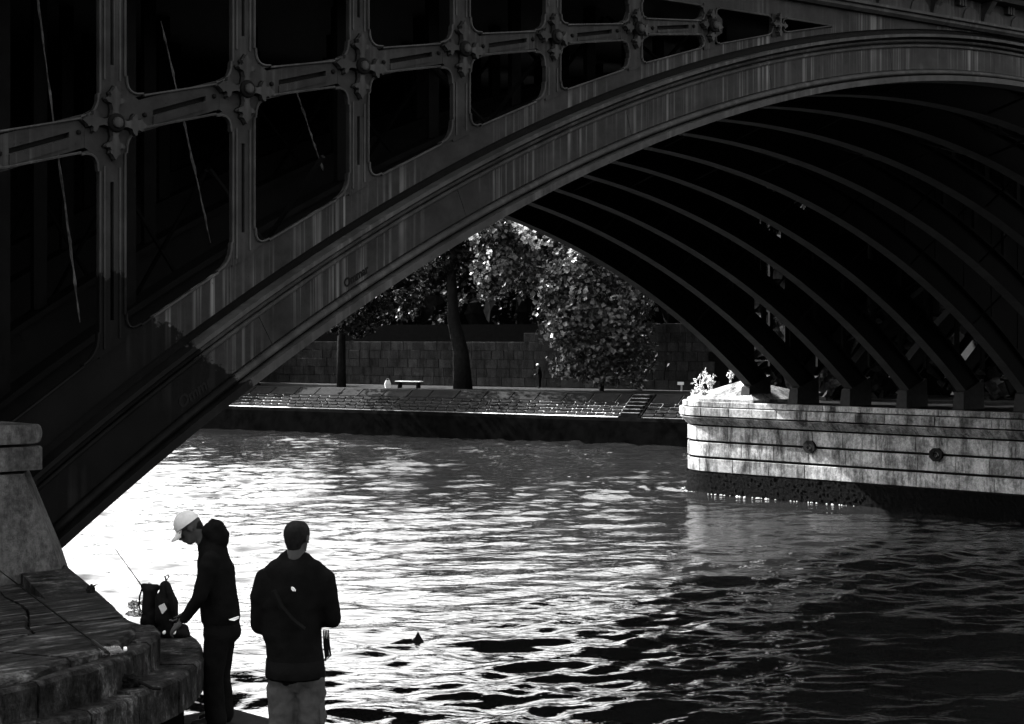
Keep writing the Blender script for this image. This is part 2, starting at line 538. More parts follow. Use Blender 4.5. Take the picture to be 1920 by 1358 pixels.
def hole_rect(x0, x1, z0, z1): return [(x0, z0), (x1, z0), (x1, z1), (x0, z1)]
NP = 8
for i in range(-2, NP):
    s = post_s(i); w = post_w(i)
    zb, zt = chord_z(s) - .06, top_z(s) + .06
    has_rail = i <= 6
    zr = rail_z(s)
    # post plate with slots, gussets flare at the rail
    outer = []
    g = .20 if has_rail else .0
    rh = rail_h(s)
    def side(sg):
        e = s + sg * w
        L = [(e, chord_z(e) - .05)]
        if has_rail:
            zrl = rail_z(s + sg * (w + g)); h = rail_h(s)
            L += [(e, zrl - h - g), (s + sg * (w + g * .35), zrl - h - g * .35), (s + sg * (w + g), zrl - h),
                  (s + sg * (w + g), zrl + h), (s + sg * (w + g * .35), zrl + h + g * .35), (e, zrl + h + g)]
        L.append((e, top_z(e) + .05))
        return L
    R_ = side(1); L_ = side(-1)
    outer = R_ + list(reversed(L_))
    holes = []
    if i >= 0 or True:
        if has_rail:
            lo0, lo1 = chord_z(s) + .30, zr - rh - .50
            if lo1 - lo0 > .35: holes.append(hole_rect(s - .024, s + .024, lo0, lo1))
            up0, up1 = zr + rh + .50, top_z(s) - .25
            if up1 - up0 > .35: holes.append(hole_rect(s - .024, s + .024, up0, up1))
    post = plate('spandrel_post', outer, holes, .02, -.05, M['iron_plain'])
    plate('post_backing', hole_rect(s - .06, s + .06, chord_z(s), top_z(s)), [], -.052, -.09, M['iron_black'], post)
    # narrow raised ribs down each side of the post
    for sg in (-1, 1):
        x = s + sg * w * .62
        if has_rail:
            for z0_, z1_ in ((chord_z(x) + .02, zr - rh - .32), (zr + rh + .32, top_z(x))):
                if z1_ - z0_ > .2: plate('post_fillet', hole_rect(x - .012, x + .012, z0_, z1_), [], .034, .02, M['iron_bead'], post)
    if has_rail:
        scz = 1.05 if i < 3 else max(.62, 1.05 - .10 * (i - 2))
        key = round(scz, 2)
        if key not in cross_by: cross_by[key] = cross_mesh(scz)
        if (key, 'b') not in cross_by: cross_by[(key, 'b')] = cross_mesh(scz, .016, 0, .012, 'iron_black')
        sub('ornament_shadow', cross_by[(key, 'b')], post, s, zr, .021)  # larger black plate paints a shadow outline round the ornament
        cr = sub('cross_ornament', cross_by[key], post, s, zr, .022)
        sub('boss_ring', ring_me, post, s, zr, .105)
        sub('boss', boss_me, post, s, zr, .140)
    elif i == 7:
        key = .5
        if key not in cross_by: cross_by[key] = cross_mesh(.5)
        sub('cross_ornament', cross_by[key], post, s, (chord_z(s) + top_z(s)) / 2, .02)
        sub('boss', boss_me, post, s, (chord_z(s) + top_z(s)) / 2, .05)
    # chord, rail and top plates of the bay to the right of this post
    sb = post_s(i + 1) if i < NP - 1 else 15.80
    if i == NP - 1: wn_ = 0
    else: wn_ = post_w(i + 1)
    a0_, a1_ = s + w, sb - wn_
    n = 8
    bot = [a0_ + (a1_ - a0_) * k / n for k in range(n + 1)]
    ring_top = [(x, arc_z(x, 1.03)) for x in bot]
    outer = ring_top + [(a1_, chord_z(a1_)), (a0_, chord_z(a0_))]
    plate('spandrel_chord', outer, [], .0, -.06, M['iron'])
    # strip of chord below the post itself
    outer = [(s - w, arc_z(s - w, 1.03)), (s + w, arc_z(s + w, 1.03)), (s + w, chord_z(s + w) - .05), (s - w, chord_z(s - w) - .05)]
    plate('chord_foot', outer, [], .0, -.06, M['iron_plain'])
    outer = [(a0_, top_z(a0_)), (a1_, top_z(a1_)), (a1_, deck_z(a1_)), (a0_, deck_z(a0_))]
    plate('top_chord', outer, [], .0, -.06, M['iron_plain'])
    outer = [(s - w, top_z(s - w) + .05), (s + w, top_z(s + w) + .05), (s + w, deck_z(s + w)), (s - w, deck_z(s - w))]
    plate('top_chord', outer, [], .0, -.06, M['iron_plain'])
    if i <= 5:
        x0, x1 = s + w + g, sb - wn_ - g
        h0, h1 = rail_h(s), rail_h(sb)
        outer = [(x0, rail_z(x0) - h0), (x1, rail_z(x1) - h1), (x1, rail_z(x1) + h1), (x0, rail_z(x0) + h0)]
        m0, m1 = x0 + .20, x1 - .20
        th = .032
        hole = [(m0, rail_z(m0) - th), (m1, rail_z(m1) - th), (m1, rail_z(m1) + th), (m0, rail_z(m0) + th)]
        rail = plate('spandrel_rail', outer, [hole], .015, -.05, M['iron_plain'])
        outer2 = [(x0, rail_z(x0) - .08), (x1, rail_z(x1) - .08), (x1, rail_z(x1) + .08), (x0, rail_z(x0) + .08)]
        plate('rail_backing', outer2, [], -.052, -.08, M['iron_black'], rail)
        for q in (x0 + .08, x1 - .08): sub('bolt', bolt_me, rail, q, rail_z(q), .015)
        # raised border strips on the rail
        lo = [(m0, rail_z(m0) - h0 + .05), (m1, rail_z(m1) - h1 + .05), (m1, rail_z(m1) - th - .012), (m0, rail_z(m0) - th - .012)]
        plate('rail_panel', lo, [], .03, .015, M['iron_plain'], rail)
        # openings
        lo_c = [(a0_, chord_z(a0_)), (a1_, chord_z(a1_)), (a1_, rail_z(x1) - h1), (a0_, rail_z(x0) - h0)]
        hi_c = [(a0_, rail_z(x0) + h0), (a1_, rail_z(x1) + h1), (a1_, top_z(a1_)), (a0_, top_z(a0_))]
        for cs in (lo_c, hi_c):
            hgt = min(cs[3][1] - cs[0][1], cs[2][1] - cs[1][1])
            rad = min(.24, hgt * .3)
            ol = opening(cs, rad)
            bead(ol, .035, .016)
            # corner gussets filling between the square corner and the rounded outline
            per = len(ol) // 4
            for q in range(4):
                seg = ol[q * per:(q + 1) * per]
                c = cs[q]
                ctr = Vector((sum(p[0] for p in cs) / 4, sum(p[1] for p in cs) / 4))
                d = (Vector(c) - ctr).normalized() * .03
                me = plate_mesh('corner_gusset', [(c[0] + d.x, c[1] + d.y)] + seg, [], .018, -.05, M['iron_plain'])
                link('corner_gusset', me, bridge)
    else:
        if i == 6: cs = [(a0_, chord_z(a0_)), (a1_, chord_z(a1_)), (a1_, top_z(a1_)), (a0_, top_z(a0_))]
        else: cs = [(a0_, chord_z(a0_)), (a1_ - .05, chord_z(a1_) + .02), (a1_ - .05, top_z(a1_) - .01), (a0_, top_z(a0_))]
        if cs[3][1] - cs[0][1] > .12:
            ol = opening(cs, .10, .012); bead(ol, .035, .014)

# solid plate towards the crown and on over the right half
xsP = [15.80 + (26 - 15.80) * k / 30 for k in range(31)]
plate('crown_plate', [(x, arc_z(x, 1.03)) for x in xsP] + [(x, deck_z(x)) for x in reversed(xsP)], [], .0, -.06, M['iron'])
for i in range(14):
    s = 27.5 + i * DS
    if s > 50: break
    zb = arc_z(min(s, 47.2), .93)
    plate('spandrel_post', hole_rect(s - .15, s + .15, zb, deck_z(s)), [], .02, -.05, M['iron_plain'])

# --- inner ribs and the far facade
IP = [(0, -.2), (0, .2), (.08, .2), (.08, .03), (.85, .03), (.85, .2), (.93, .2), (.93, -.2), (.85, -.2), (.85, -.03), (.08, -.03), (.08, -.2)]
RT = [2.714, 5.163, 7.684, 10.212, 12.776, 15.293, 17.767, 20.362, 22.893, 25.352]
rib_mesh = None
rib_posts = {}
ribs = []
for k, tt in enumerate(RT):
    if rib_mesh is None:
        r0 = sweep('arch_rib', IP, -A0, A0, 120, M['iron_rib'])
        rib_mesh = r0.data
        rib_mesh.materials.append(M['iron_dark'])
        for q_, pl in enumerate(rib_mesh.polygons): pl.material_index = 0 if (q_ % len(IP) == 0 and q_ < 120 * len(IP)) else 1  # only the soffit face is paler: light off the water painted in
    else:
        r0 = link('arch_rib', rib_mesh, bridge)
    r0.location = (0, tt, 0)
    ribs.append(r0)
    r2 = link('arch_rib', rib_mesh, bridge, (50.6, tt, 0))      # next span, beyond the pier
    # verticals between rib and deck
    for i in range(-1, 26):
        s = post_s(i)
        zb, zt = arc_z(max(s, 0.0), .93) if s < 47.3 else 5.5, deck_z(s) + .02
        if zt - zb < .3: continue
        if i not in rib_posts:
            rib_posts[i] = MB().box(s - .11, s + .11, -.05, .05, zb - .02, zt).mesh('spandrel_post', M['iron_dark'])
        link('spandrel_post', rib_posts[i], r0)
for tt in (12.776, 25.352):          # unseen solid plates added to block sky light between the ribs
    for kk_, (sa, sb_) in enumerate(((-1.2, 11.5), (11.5, 23.6), (23.6, 35.5), (35.5, 47.2))):
        L_ = [sa + (sb_ - sa) * k / 20 for k in range(21)]
        pl_ = plate('light_block_plate', [(x, arc_z(max(x, 0), .8)) for x in L_] + [(x, deck_z(x) + .05) for x in reversed(L_)], [], .02, -.02, M['iron_dark'])
        pl_.location = (0, tt, 0)
        p2_ = link('light_block_plate', pl_.data, bridge, (50.6, tt, 0))
# bearing shoes on the pier and on the abutment
shoe = MB()
shoe.add([(46.55, -.24, 3.97), (48.1, -.24, 3.97), (48.1, .24, 3.97), (46.55, .24, 3.97), (46.62, -.2, 4.62), (48.1, -.2, 5.1), (48.1, .2, 5.1), (46.62, .2, 4.62)],
         [(0, 3, 2, 1), (4, 5, 6, 7), (0, 1, 5, 4), (1, 2, 6, 5), (2, 3, 7, 6), (3, 0, 4, 7)])
shoe_me = shoe.mesh('bearing_shoe', M['shoe_iron'])
for tt in [0.0] + RT:
    link('bearing_shoe', shoe_me, bridge, (0, tt, 0))
# transverse cross-frames between the ribs
TB = [0.0] + RT
brace_cache = {}
for s in (4.0, 8.3, 12.6, 17.0, 21.4, 26.0, 30.4, 34.8, 38.9, 43.0):
    for k in range(len(TB) - 1):
        ta, tb = TB[k], TB[k + 1]
        zb, zt = arc_z(s, .05), arc_z(s, 2.0 if abs(s - SCN) > 9 else .8)
        zt = min(zt, deck_z(s) - .1)
        mb = MB(); mb.tube([(s, ta + .05, zb), (s, tb - .05, zt)], .035, 5)
        mb.build('cross_brace', M['brace_sunlit'] if s > 30 else M['iron_dark'], bridge)
        mb = MB(); mb.tube([(s, ta + .05, zt), (s, tb - .05, zb)], .035, 5)
        mb.build('cross_brace', M['iron_dark'], bridge)
# stays seen through the left spandrel openings, caught sunlight put into their pale colour
for (sa, za, sb, zb) in ((.43, 11.33, 1.10, 6.94), (2.27, 10.92, 3.08, 8.03), (4.46, 10.3, 5.01, 9.14)):
    mb = MB(); NQ = 26
    mb.tube([(sa + (sb - sa) * q / NQ + jit(.006), 1.28 + .04 * q / NQ, za + (zb - za) * q / NQ) for q in range(NQ + 1)], [random.uniform(.006, .024) * (1 if 0 < q < NQ else .3) for q in range(NQ + 1)], 5)
    mb.build('stay_rod', M['stay_sunlit'], bridge)

# --- deck, string course, frieze, brackets and cornice
def deck_prism(name, prof, mat, s_list=(-30, 26, 130), parent=bridge):
    mb = MB(); k = len(prof); vs_ = []
    for s in s_list:
        zd = deck_z(s)
        for (d, dz) in prof: vs_.append((s, -d, zd + dz))
    fs = []
    for i in range(len(s_list) - 1):
        for j in range(k): fs.append((i * k + j, i * k + (j + 1) % k, (i + 1) * k + (j + 1) % k, (i + 1) * k + j))
    fs.append(tuple(range(k))); fs.append(tuple((len(s_list) - 1) * k + j for j in range(k - 1, -1, -1)))
    mb.add(vs_, fs); return mb.build(name, mat, parent)
deck_prism('deck_slab', [(-.02, .01), (-25.7, .01), (-25.7, .95), (-.02, .95)], M['iron_black'])
deck_prism('string_course', [(-.015, 0), (.10, .0), (.16, .05), (.16, .10), (.22, .12), (.22, .17), (-.015, .17)], M['iron_bead'])
deck_prism('frieze', [(-.01, .175), (.06, .175), (.06, .60), (-.01, .60)], M['iron_plain'])
deck_prism('cornice', [(-.01, .605), (.34, .62), (.40, .70), (.55, .74), (.55, .86), (-.01, .86)], M['iron_bead'])
deck_prism('parapet', [(-.05, .96), (.10, .96), (.10, 1.15), (.04, 1.2), (.04, 1.75), (.12, 1.8), (.12, 1.95), (-.12, 1.95), (-.12, 1.8), (-.05, 1.7)], M['iron_plain'])
deck_prism('far_parapet', [(-25.75, .96), (-25.55, .96), (-25.55, 1.95), (-25.75, 1.95)], M['iron_plain'])
br = MB()
br.add([(-.09, -.06, .20), (.09, -.06, .20), (.09, -.06, .60), (-.09, -.06, .60), (-.09, -.12, .20), (.09, -.12, .20), (.09, -.33, .60), (-.09, -.33, .60), (-.09, -.16, .36), (.09, -.16, .36)],
       [(0, 1, 2, 3), (4, 8, 9, 5), (8, 7, 6, 9), (0, 4, 5, 1), (0, 3, 7, 8, 4), (1, 5, 9, 6, 2), (3, 2, 6, 7)])
br_me = br.mesh('cornice_bracket', M['iron_orn'])
dn_me = MB().box(-.03, .03, -.16, -.06, .44, .60).mesh('dentil', M['iron_orn'])
arch_pts = []
for k in range(13):
    a = math.pi * k / 12
    arch_pts.append((.55 * math.cos(a), .20 + .26 * math.sin(a)))
pan_me = plate_mesh('frieze_panel', arch_pts, [], .08, .06, M['iron_orn'])
for k in range(-7, 7):
    s = 17.24 + 1.95 * k
    zd = deck_z(s)
    link('cornice_bracket', br_me, bridge, (s, 0, zd))
    for q in (-.1, 0, .1): link('dentil', dn_me, bridge, (s + .975 + q, 0, deck_z(s + .975)))
    for q in (.49, 1.46):
        pn = link('frieze_panel', pan_me, bridge, (s + q, 0, deck_z(s + q))); pn.scale = (.62, 1, 1)

# --- graffiti tags painted on the arch web
def graffiti(txt, s, r, size, mat, tilt, name='graffiti_tag'):
    cu = bpy.data.curves.new('graffiti', 'FONT')
    cu.body = txt; cu.size = size; cu.extrude = .001; cu.shear = .25; cu.offset = .006
    ob = bpy.data.objects.new('graffiti', cu)
    COL.objects.link(ob)
    dg = bpy.context.evaluated_depsgraph_get()
    me = bpy.data.meshes.new_from_object(ob.evaluated_get(dg))
    bpy.data.objects.remove(ob)
    me.materials.clear(); me.materials.append(mat)
    z = arc_z(s, r)
    ca, sa = math.cos(tilt), math.sin(tilt)
    for v_ in me.vertices:
        x, y_, w_ = v_.co
        v_.co = (s + x * ca - y_ * sa, -.004 - w_, z + x * sa + y_ * ca)
    return link(name, me, bridge)
graffiti('Ommar', 4.33, .30, .15, M['spray'], .50)
graffiti('Ommr', 1.72, .30, .20, M['spray_pale'], .56)

# ------------------------------------------------------------------ stone pier
pier = empty('stone_pier', BW(48.9, 13, 0), RZ)
tag(pier, 'pale sunlit stone bridge pier with rounded nose and dark weedy foot', 'pier')
PC_S, PT0, PT1, PR = 48.9, -3.0, 27.0, 2.6
def pier_path(l, off):
    """outline of the pier starting at the near end of its river side; returns local (x, y) with outward offset"""
    L1 = PT1 - PT0
    if l <= L1: return (-PR - off, PT0 + l - 13)
    a = (l - L1) / PR
    if a <= math.pi: return (-(PR + off) * math.cos(a), PT1 - 13 + (PR + off) * math.sin(a))
    return (PR + off, PT1 - 13 - (l - L1 - math.pi * PR))
LTOT = 2 * (PT1 - PT0) + math.pi * PR
def pier_block(name, l0, l1, z0, z1, o0, o1, mat, ch=.018, depth=.35, parent=pier, skew=0.0):
    n = 1 if l1 < PT1 - PT0 else 5
    ls = [l0, l0 + ch] + [l0 + ch + (l1 - l0 - 2 * ch) * k / n for k in range(1, n)] + [l1 - ch, l1]
    zs = [z0, z0 + ch, z1 - ch, z1]
    vs_ = []; nc = len(ls)
    for j, z in enumerate(zs):
        o = o0 + (o1 - o0) * (z - z0) / (z1 - z0)
        for i, l in enumerate(ls):
            edge = (j in (0, 3)) or (i in (0, nc - 1))
            vs_.append((*pier_path(l + skew * (z - z0), o - (ch if edge else 0)), z))
    fs = [(j * nc + i, j * nc + i + 1, (j + 1) * nc + i + 1, (j + 1) * nc + i) for j in range(3) for i in range(nc - 1)]
    b0 = len(vs_)
    for z in (z0, z1):
        for l in ls: vs_.append((*pier_path(l + (skew * (z - z0)), min(o0, o1) - depth), z))
    fs += [(i, b0 + i, b0 + i + 1, i + 1) for i in range(nc - 1)]
    fs += [(3 * nc + i, 3 * nc + i + 1, b0 + nc + i + 1, b0 + nc + i) for i in range(nc - 1)]
    fs.append((0, nc, 2 * nc, 3 * nc, b0 + nc, b0)); fs.append((nc - 1, b0 + nc - 1, b0 + 2 * nc - 1, 4 * nc - 1, 3 * nc - 1, 2 * nc - 1))
    fs += [(b0 + i, b0 + nc + i, b0 + nc + i + 1, b0 + i + 1) for i in range(nc - 1)]
    mb = MB(); mb.add(vs_, fs)
    return mb.build(name, mat, parent)
# core
def pier_ring(off, n=18):
    pts = [pier_path(0, off)] + [pier_path(PT1 - PT0 + math.pi * PR * k / n, off) for k in range(n + 1)] + [pier_path(LTOT, off)]
    return pts
def prism(name, pts, z0, z1, mat, parent, top=None):
    mb = MB(); n = len(pts)
    tp = top or pts
    mb.add([(x, y_, z0) for x, y_ in pts] + [(x, y_, z1) for x, y_ in tp],
           [tuple(range(n - 1, -1, -1)), tuple(range(n, 2 * n))] + [(i, (i + 1) % n, n + (i + 1) % n, n + i) for i in range(n)])
    return mb.build(name, mat, parent)
prism('core', pier_ring(-.075), -4, 3.90, M['pier_joint'], pier)
MB().box(-2.25, 2.5, PT0 - 12.8, 11.3, 3.90, 3.972).build('top_dark_sheet', M['pier_joint'], pier)  # black sheet added to darken the sunlit pier top
LV = 3.0   # courses are set out from this length on (near end is out of sight but built)
LEND = PT1 - PT0 + math.pi * PR * .75
def course(name, z0, z1, o0, o1, lens, mat, gap=.006, ch=.018, skew=0.0):
    l = .0
    while l < LEND:
        w = random.uniform(*lens)
        pier_block(name, l + gap, l + w - gap, z0, z1, o0 + jit(.006), o1 + jit(.006), mat, ch, skew=skew)
        l += w
course('ashlar_block', .955, 1.505, 0, 0, (1.35, 1.9), M['pier'])
course('ashlar_block', 1.60, 2.195, 0, 0, (1.3, 1.9), M['pier'])
course('ashlar_block', 2.285, 2.885, 0, 0, (1.3, 1.9), M['pier'])
course('cornice_block', 2.955, 3.285, .03, .34, (1.0, 1.5), M['pier'], skew=.0)
course('fascia_block', 3.345, 3.70, .36, .36, (1.0, 1.5), M['pier'])
course('coping_slab', 3.735, 3.955, .22, .22, (1.3, 2.0), M['pier'], .004)
# weed-grown foot: rough displaced band
mb = MB(); nL, nZ = 420, 22
vs_ = []
for j in range(nZ + 1):
    z = -.9 + 1.80 * j / nZ
    for i in range(nL + 1):
        l = LEND * 1.05 * i / nL
        vs_.append((*pier_path(l, .02 + random.uniform(-.015, .025) + .05 * (1 - j / nZ)), z + random.uniform(-.02, .02)))
fs = [(j * (nL + 1) + i, j * (nL + 1) + i + 1, (j + 1) * (nL + 1) + i + 1, (j + 1) * (nL + 1) + i) for j in range(nZ) for i in range(nL)]
mb.add(vs_, fs)
foot = mb.build('weedy_foot', M['algae'], pier)
tag(foot, 'dark weed-covered foot of the pier at the waterline')
# flecks of foam along the waterline of the pier
mb = MB()
for k in range(90):
    l = random.uniform(22.5, LEND); x, y_ = pier_path(l, .16 + abs(random.gauss(0, .10))); r_ = random.uniform(.012, .04) * (1.6 if random.random() < .15 else 1)
    mb.add([(x + r_ * math.cos(a_) * random.uniform(.6, 1.6), y_ + r_ * math.sin(a_) * random.uniform(.6, 1.6), .02) for a_ in (0, 1.05, 2.1, 3.14, 4.19, 5.24)] + [(x, y_, .05 + r_ * .4)], [(q, (q + 1) % 6, 6) for q in range(6)] + [(5, 4, 3, 2, 1, 0)])
fo = mb.build('foam', M['patch'], None); fo.location = pier.location; fo.rotation_euler = (0, 0, RZ)
tag(fo, 'white flecks of foam along the waterline of the pier', 'foam', kind='stuff')
# pitched stone cap on the nose
mb = MB()
L1_ = PT1 - PT0
lb = [L1_ - 2.3, L1_ - 1.2] + [L1_ + math.pi * PR * k / 12 for k in range(13)] + [L1_ + math.pi * PR + 2.3]
bp_ = [pier_path(l, .02) for l in lb]; n = len(bp_)
mb.add([(x, y_, 3.96) for x, y_ in bp_] + [(x, y_, 4.07) for x, y_ in bp_] + [(-1.3, 13.1, 4.90)],
       [(i, i + 1, n + i + 1, n + i) for i in range(n - 1)] + [(n + i, n + i + 1, 2 * n) for i in range(n - 1)] + [(n - 1, 0, n, 2 * n - 1), (2 * n - 1, n, 2 * n), tuple(range(n - 1, -1, -1))])
mb.build('nose_cap', M['pier'], pier)
# weeds along the cap: each plant a thing
def weed(x, y_, z, h, ns, name_label):
    e = empty('weed_plant', (x, y_, z))
    tag(e, name_label, 'weed', 'weeds on the pier nose')
    for k in range(ns):
        lean = Vector((jit(.35), jit(.35), 1)).normalized()
        hh = h * random.uniform(.6, 1.1)
        top = Vector((0, 0, 0)) + lean * hh
        mb = MB(); mb.tube([(jit(.05), jit(.05), -.05), top * .5 + Vector((jit(.03), jit(.03), 0)), top], [.018, .014, .006], 5)
        st_ = mb.build('stem', M['weed'], e)
        mb = MB()
        for q in range(12):
            p = top * random.uniform(.25, 1.05) + Vector((jit(.08), jit(.08), jit(.04)))
            a, b = Vector((jit(1), jit(1), jit(1))).normalized(), Vector((jit(1), jit(1), jit(1))).normalized()
            L = random.uniform(.06, .12)
            mb.add([p, p + a * L + b * L * .4, p + a * L * 1.7, p + a * L - b * L * .4], [(0, 1, 2, 3)])
        link('leaves', mb.mesh('leaves', M['weed'], fix=False), e)
for (a, dz, h, ns, lb) in ((1.0, .16, .9, 6, 'bushy weed at the left rim of the pier nose'), (1.3, .30, 1.15, 3, 'tall thin weed standing on the sloping nose cap'),
                           (.75, .40, .75, 4, 'forked weed halfway up the sloping nose cap'), (.55, .75, .55, 4, 'short weed at the peak of the nose cap beside the iron rib'),
                           (.35, .10, .3, 6, 'low tuft at the foot of the nose cap beside the first shoe'), (1.15, .04, .35, 7, 'low weed tuft on the outermost edge of the pier nose')):
    rr_ = 2.45 * (1 - (dz / 1.1) * .75)
    x, y_ = -math.cos(a) * rr_, PT1 - 13 + math.sin(a) * rr_ - (dz * .7)
    p = BW(PC_S + x, 13 + y_)
    weed(p.x, p.y, 4.05 + dz, h, ns, lb)
# iron mooring bosses let into the pier
def mooring(u_t, z, label):
    e = empty('mooring_boss', BW(46.3, u_t, z), RZ)
    tag(e, label, 'mooring boss', 'mooring bosses on the pier')
    oct_ = [(.30 * math.cos(math.pi / 8 + k * math.pi / 4), .27 * math.sin(math.pi / 8 + k * math.pi / 4)) for k in range(8)]
    hole = [(.13 * math.cos(2 * math.pi * k / 12), .13 * math.sin(2 * math.pi * k / 12)) for k in range(12)]
    def yz(me):
        for v_ in me.vertices: v_.co = (v_.co.y, -v_.co.x, v_.co.z)
        return me
    link('face_plate', yz(plate_mesh('face_plate', oct_, [hole], .10, -.08, M['iron_black'])), e)
    link('recess', yz(plate_mesh('recess', [(x * 1.05, z_ * 1.05) for x, z_ in hole], [], .01, -.05, M['pier'])), e)
    mb = MB(); pts = [(-.11, .09 * math.cos(a), .09 * math.sin(a) - .03) for a in [2 * math.pi * k / 14 for k in range(15)]]
    mb.tube(pts, .018, 6); mb.build('ring', M['iron_black'], e)
mooring(21.85, 2.27, 'corroded iron mooring boss nearest the rounded pier nose')
mooring(16.05, 2.24, 'dark octagonal iron mooring boss farther from the pier nose')

# ------------------------------------------------------------------ abutment and stepped platform on the near bank
abut = empty('stone_abutment', BW(-2, 0, 0), RZ)
tag(abut, 'weathered stone abutment pillar carrying the left foot of the arch', 'abutment')
def aloc(s, t): return (s + 2, t)
def loft(name, levels, mat, parent, smooth=False):
    mb = MB(); n = len(levels[0][1]); vs_ = []
    for z, pts in levels:
        for p in pts: vs_.append((p[0], p[1], z if len(p) == 2 else p[2]))
    fs = []
    for j in range(len(levels) - 1):
        for i in range(n): fs.append((j * n + i, j * n + (i + 1) % n, (j + 1) * n + (i + 1) % n, (j + 1) * n + i))
    fs.append(tuple(range(n - 1, -1, -1))); fs.append(tuple((len(levels) - 1) * n + i for i in range(n)))
    mb.add(vs_, fs); return mb.build(name, mat, parent, None, smooth)
def pil(sr): return [aloc(-6, -.75), aloc(sr - .42, -.75), aloc(sr - .05, -.22), aloc(sr, .3), aloc(sr, 26.2), aloc(-6, 26.2)]
loft('battered_base', [(-4, pil(1.0)), (3.6, pil(.28)), (4.4, pil(-.02)), (5.25, pil(-.40))], M['abut'], abut)
def pil2(sr): return [aloc(-6, -.72), aloc(sr - .06, -.72), aloc(sr, -.66), aloc(sr, .28), aloc(-6, .28)]
loft('plinth_block', [(5.285, pil2(-.53)), (5.52, pil2(-.53)), (5.545, pil2(-.55))], M['abut'], abut)
lv = []
for k in range(9):
    a = math.pi * k / 8
    lv.append((5.58 + .105 * (1 - math.cos(a)), pil2(-.59 + .06 * math.sin(a))))
loft('roll_moulding', lv, M['abut'], abut, False)
# filling behind the arch feet so that the deck rests on masonry
mb = MB(); mb.box(*[q for q in (aloc(-16, 0)[0], aloc(-1.3, 0)[0])], .35, 25.3, 5.3, 12.0)
mb.build('backing_wall', M['abut'], abut)

def smooth_path(pts, n=4):
    out = []
    for i in range(len(pts) - 1):
        p0, p1, p2, p3 = [Vector(pts[max(0, min(len(pts) - 1, i + d))]) for d in (-1, 0, 1, 2)]
        for k in range(n):
            u = k / n
            out.append(tuple(.5 * (2 * p1 + (p2 - p0) * u + (2 * p0 - 5 * p1 + 4 * p2 - p3) * u * u + (3 * p1 - p0 - 3 * p2 + p3) * u ** 3)))
    out.append(tuple(pts[-1])); return out
E3 = smooth_path([(-12.0, -7.50), (-8, -7.50), (-5.4, -7.50), (-4.33, -7.44), (-3.9, -7.37), (-3.51, -7.24), (-3.03, -7.0), (-2.74, -6.8), (-2.40, -6.48), (-2.07, -6.05), (-1.72, -5.3), (-1.10, -3.3), (.2, .2)], 4)
E2 = smooth_path([(-12.0, -7.44), (-8, -7.43), (-5.4, -7.42), (-4.57, -7.38), (-4.01, -7.23), (-3.6, -7.07), (-3.37, -6.94), (-3.0, -6.65), (-2.69, -6.36), (-2.48, -6.0), (-2.25, -5.4), (-1.26, -3.3), (.12, .2)], 4)
E1 = smooth_path([(-12.0, -7.40), (-8, -7.38), (-5.4, -7.36), (-4.53, -7.30), (-3.98, -7.08), (-3.56, -6.89), (-3.32, -6.71), (-2.99, -6.45), (-2.78, -6.15), (-2.58, -5.7), (-2.2, -5.0), (-1.34, -3.3), (.05, .2)], 4)
plat = empty('stepped_platform', BW(-5, -5, 0), RZ)
tag(plat, 'worn stone platform with curved steps round the abutment foot', 'platform')
def ploc(p): return (p[0] + 5, p[1] + 5)
def apron_z(s, t): return 3.90 + .60 * min(1.0, max(0.0, -t / 6.4)) + .05 * math.sin(s * 1.3) * 0
def slabs(name, edge, inner, ztop, zbot, mat, cuts, topfn=None, jag=.012):
    """ring of long stones following the curved edge, each a block of its own"""
    for q in range(len(cuts) - 1):
        i0, i1 = cuts[q], cuts[q + 1]
        eo = [edge[i] for i in range(i0, i1 + 1)]; ei = [inner[i] for i in range(i0, i1 + 1)]
        g = .012
        eo[0] = tuple(Vector(eo[0]).lerp(Vector(eo[1]), g / max(.02, (Vector(eo[1]) - Vector(eo[0])).length)))
        ei[0] = tuple(Vector(ei[0]).lerp(Vector(ei[1]), g / max(.02, (Vector(ei[1]) - Vector(ei[0])).length)))
        n = len(eo); dz = jit(.012)
        vs_ = []
        zt = [(topfn(*p) if topfn else ztop) + dz for p in eo]; zi = [(topfn(*p) if topfn else ztop) + dz for p in ei]
        ch = .022
        rows = []
        rows.append([(*ploc(p), zbot) for p in eo])
        mid = [(*ploc((p[0] + jit(jag), p[1] + jit(jag))), zt[i] - ch - abs(jit(.012))) for i, p in enumerate(eo)]
        rows.append(mid)
        rows.append([(*ploc(Vector(p).lerp(Vector(ei[i]), min(.5, (ch + abs(jit(.012))) / max(.05, (Vector(ei[i]) - Vector(p)).length)))[:2]), zt[i]) for i, p in enumerate(eo)])
        rows.append([(*ploc(p), zi[i]) for i, p in enumerate(ei)])
        rows.append([(*ploc(p), zbot) for p in ei])
        for r in rows: vs_ += r
        m_ = len(rows)
        fs = [(j * n + i, j * n + i + 1, ((j + 1) % m_) * n + i + 1, ((j + 1) % m_) * n + i) for j in range(m_) for i in range(n - 1)]
        fs.append(tuple(j * n for j in range(m_))); fs.append(tuple(j * n + n - 1 for j in range(m_ - 1, -1, -1)))
        mb = MB(); mb.add(vs_, fs); mb.build(name, mat, plat)
def inset(edge, d):
    out = []
    for i, p in enumerate(edge):
        a, b = Vector(edge[max(i - 1, 0)]), Vector(edge[min(i + 1, len(edge) - 1)])
        tg = (b - a).normalized(); nrm = Vector((-tg.y, tg.x))
        out.append((p[0] + nrm.x * d, p[1] + nrm.y * d))
    return out
cuts = [0, 4, 8, 12, 16, 21, 26, 31, 36, 40, 44, 48]
slabs('step_slab', E3, inset(E3, .62), 4.20, 3.93, M['step'], cuts, lambda s, t: 4.20 - .85 * max(0, (t + 5.0) / 5.0))
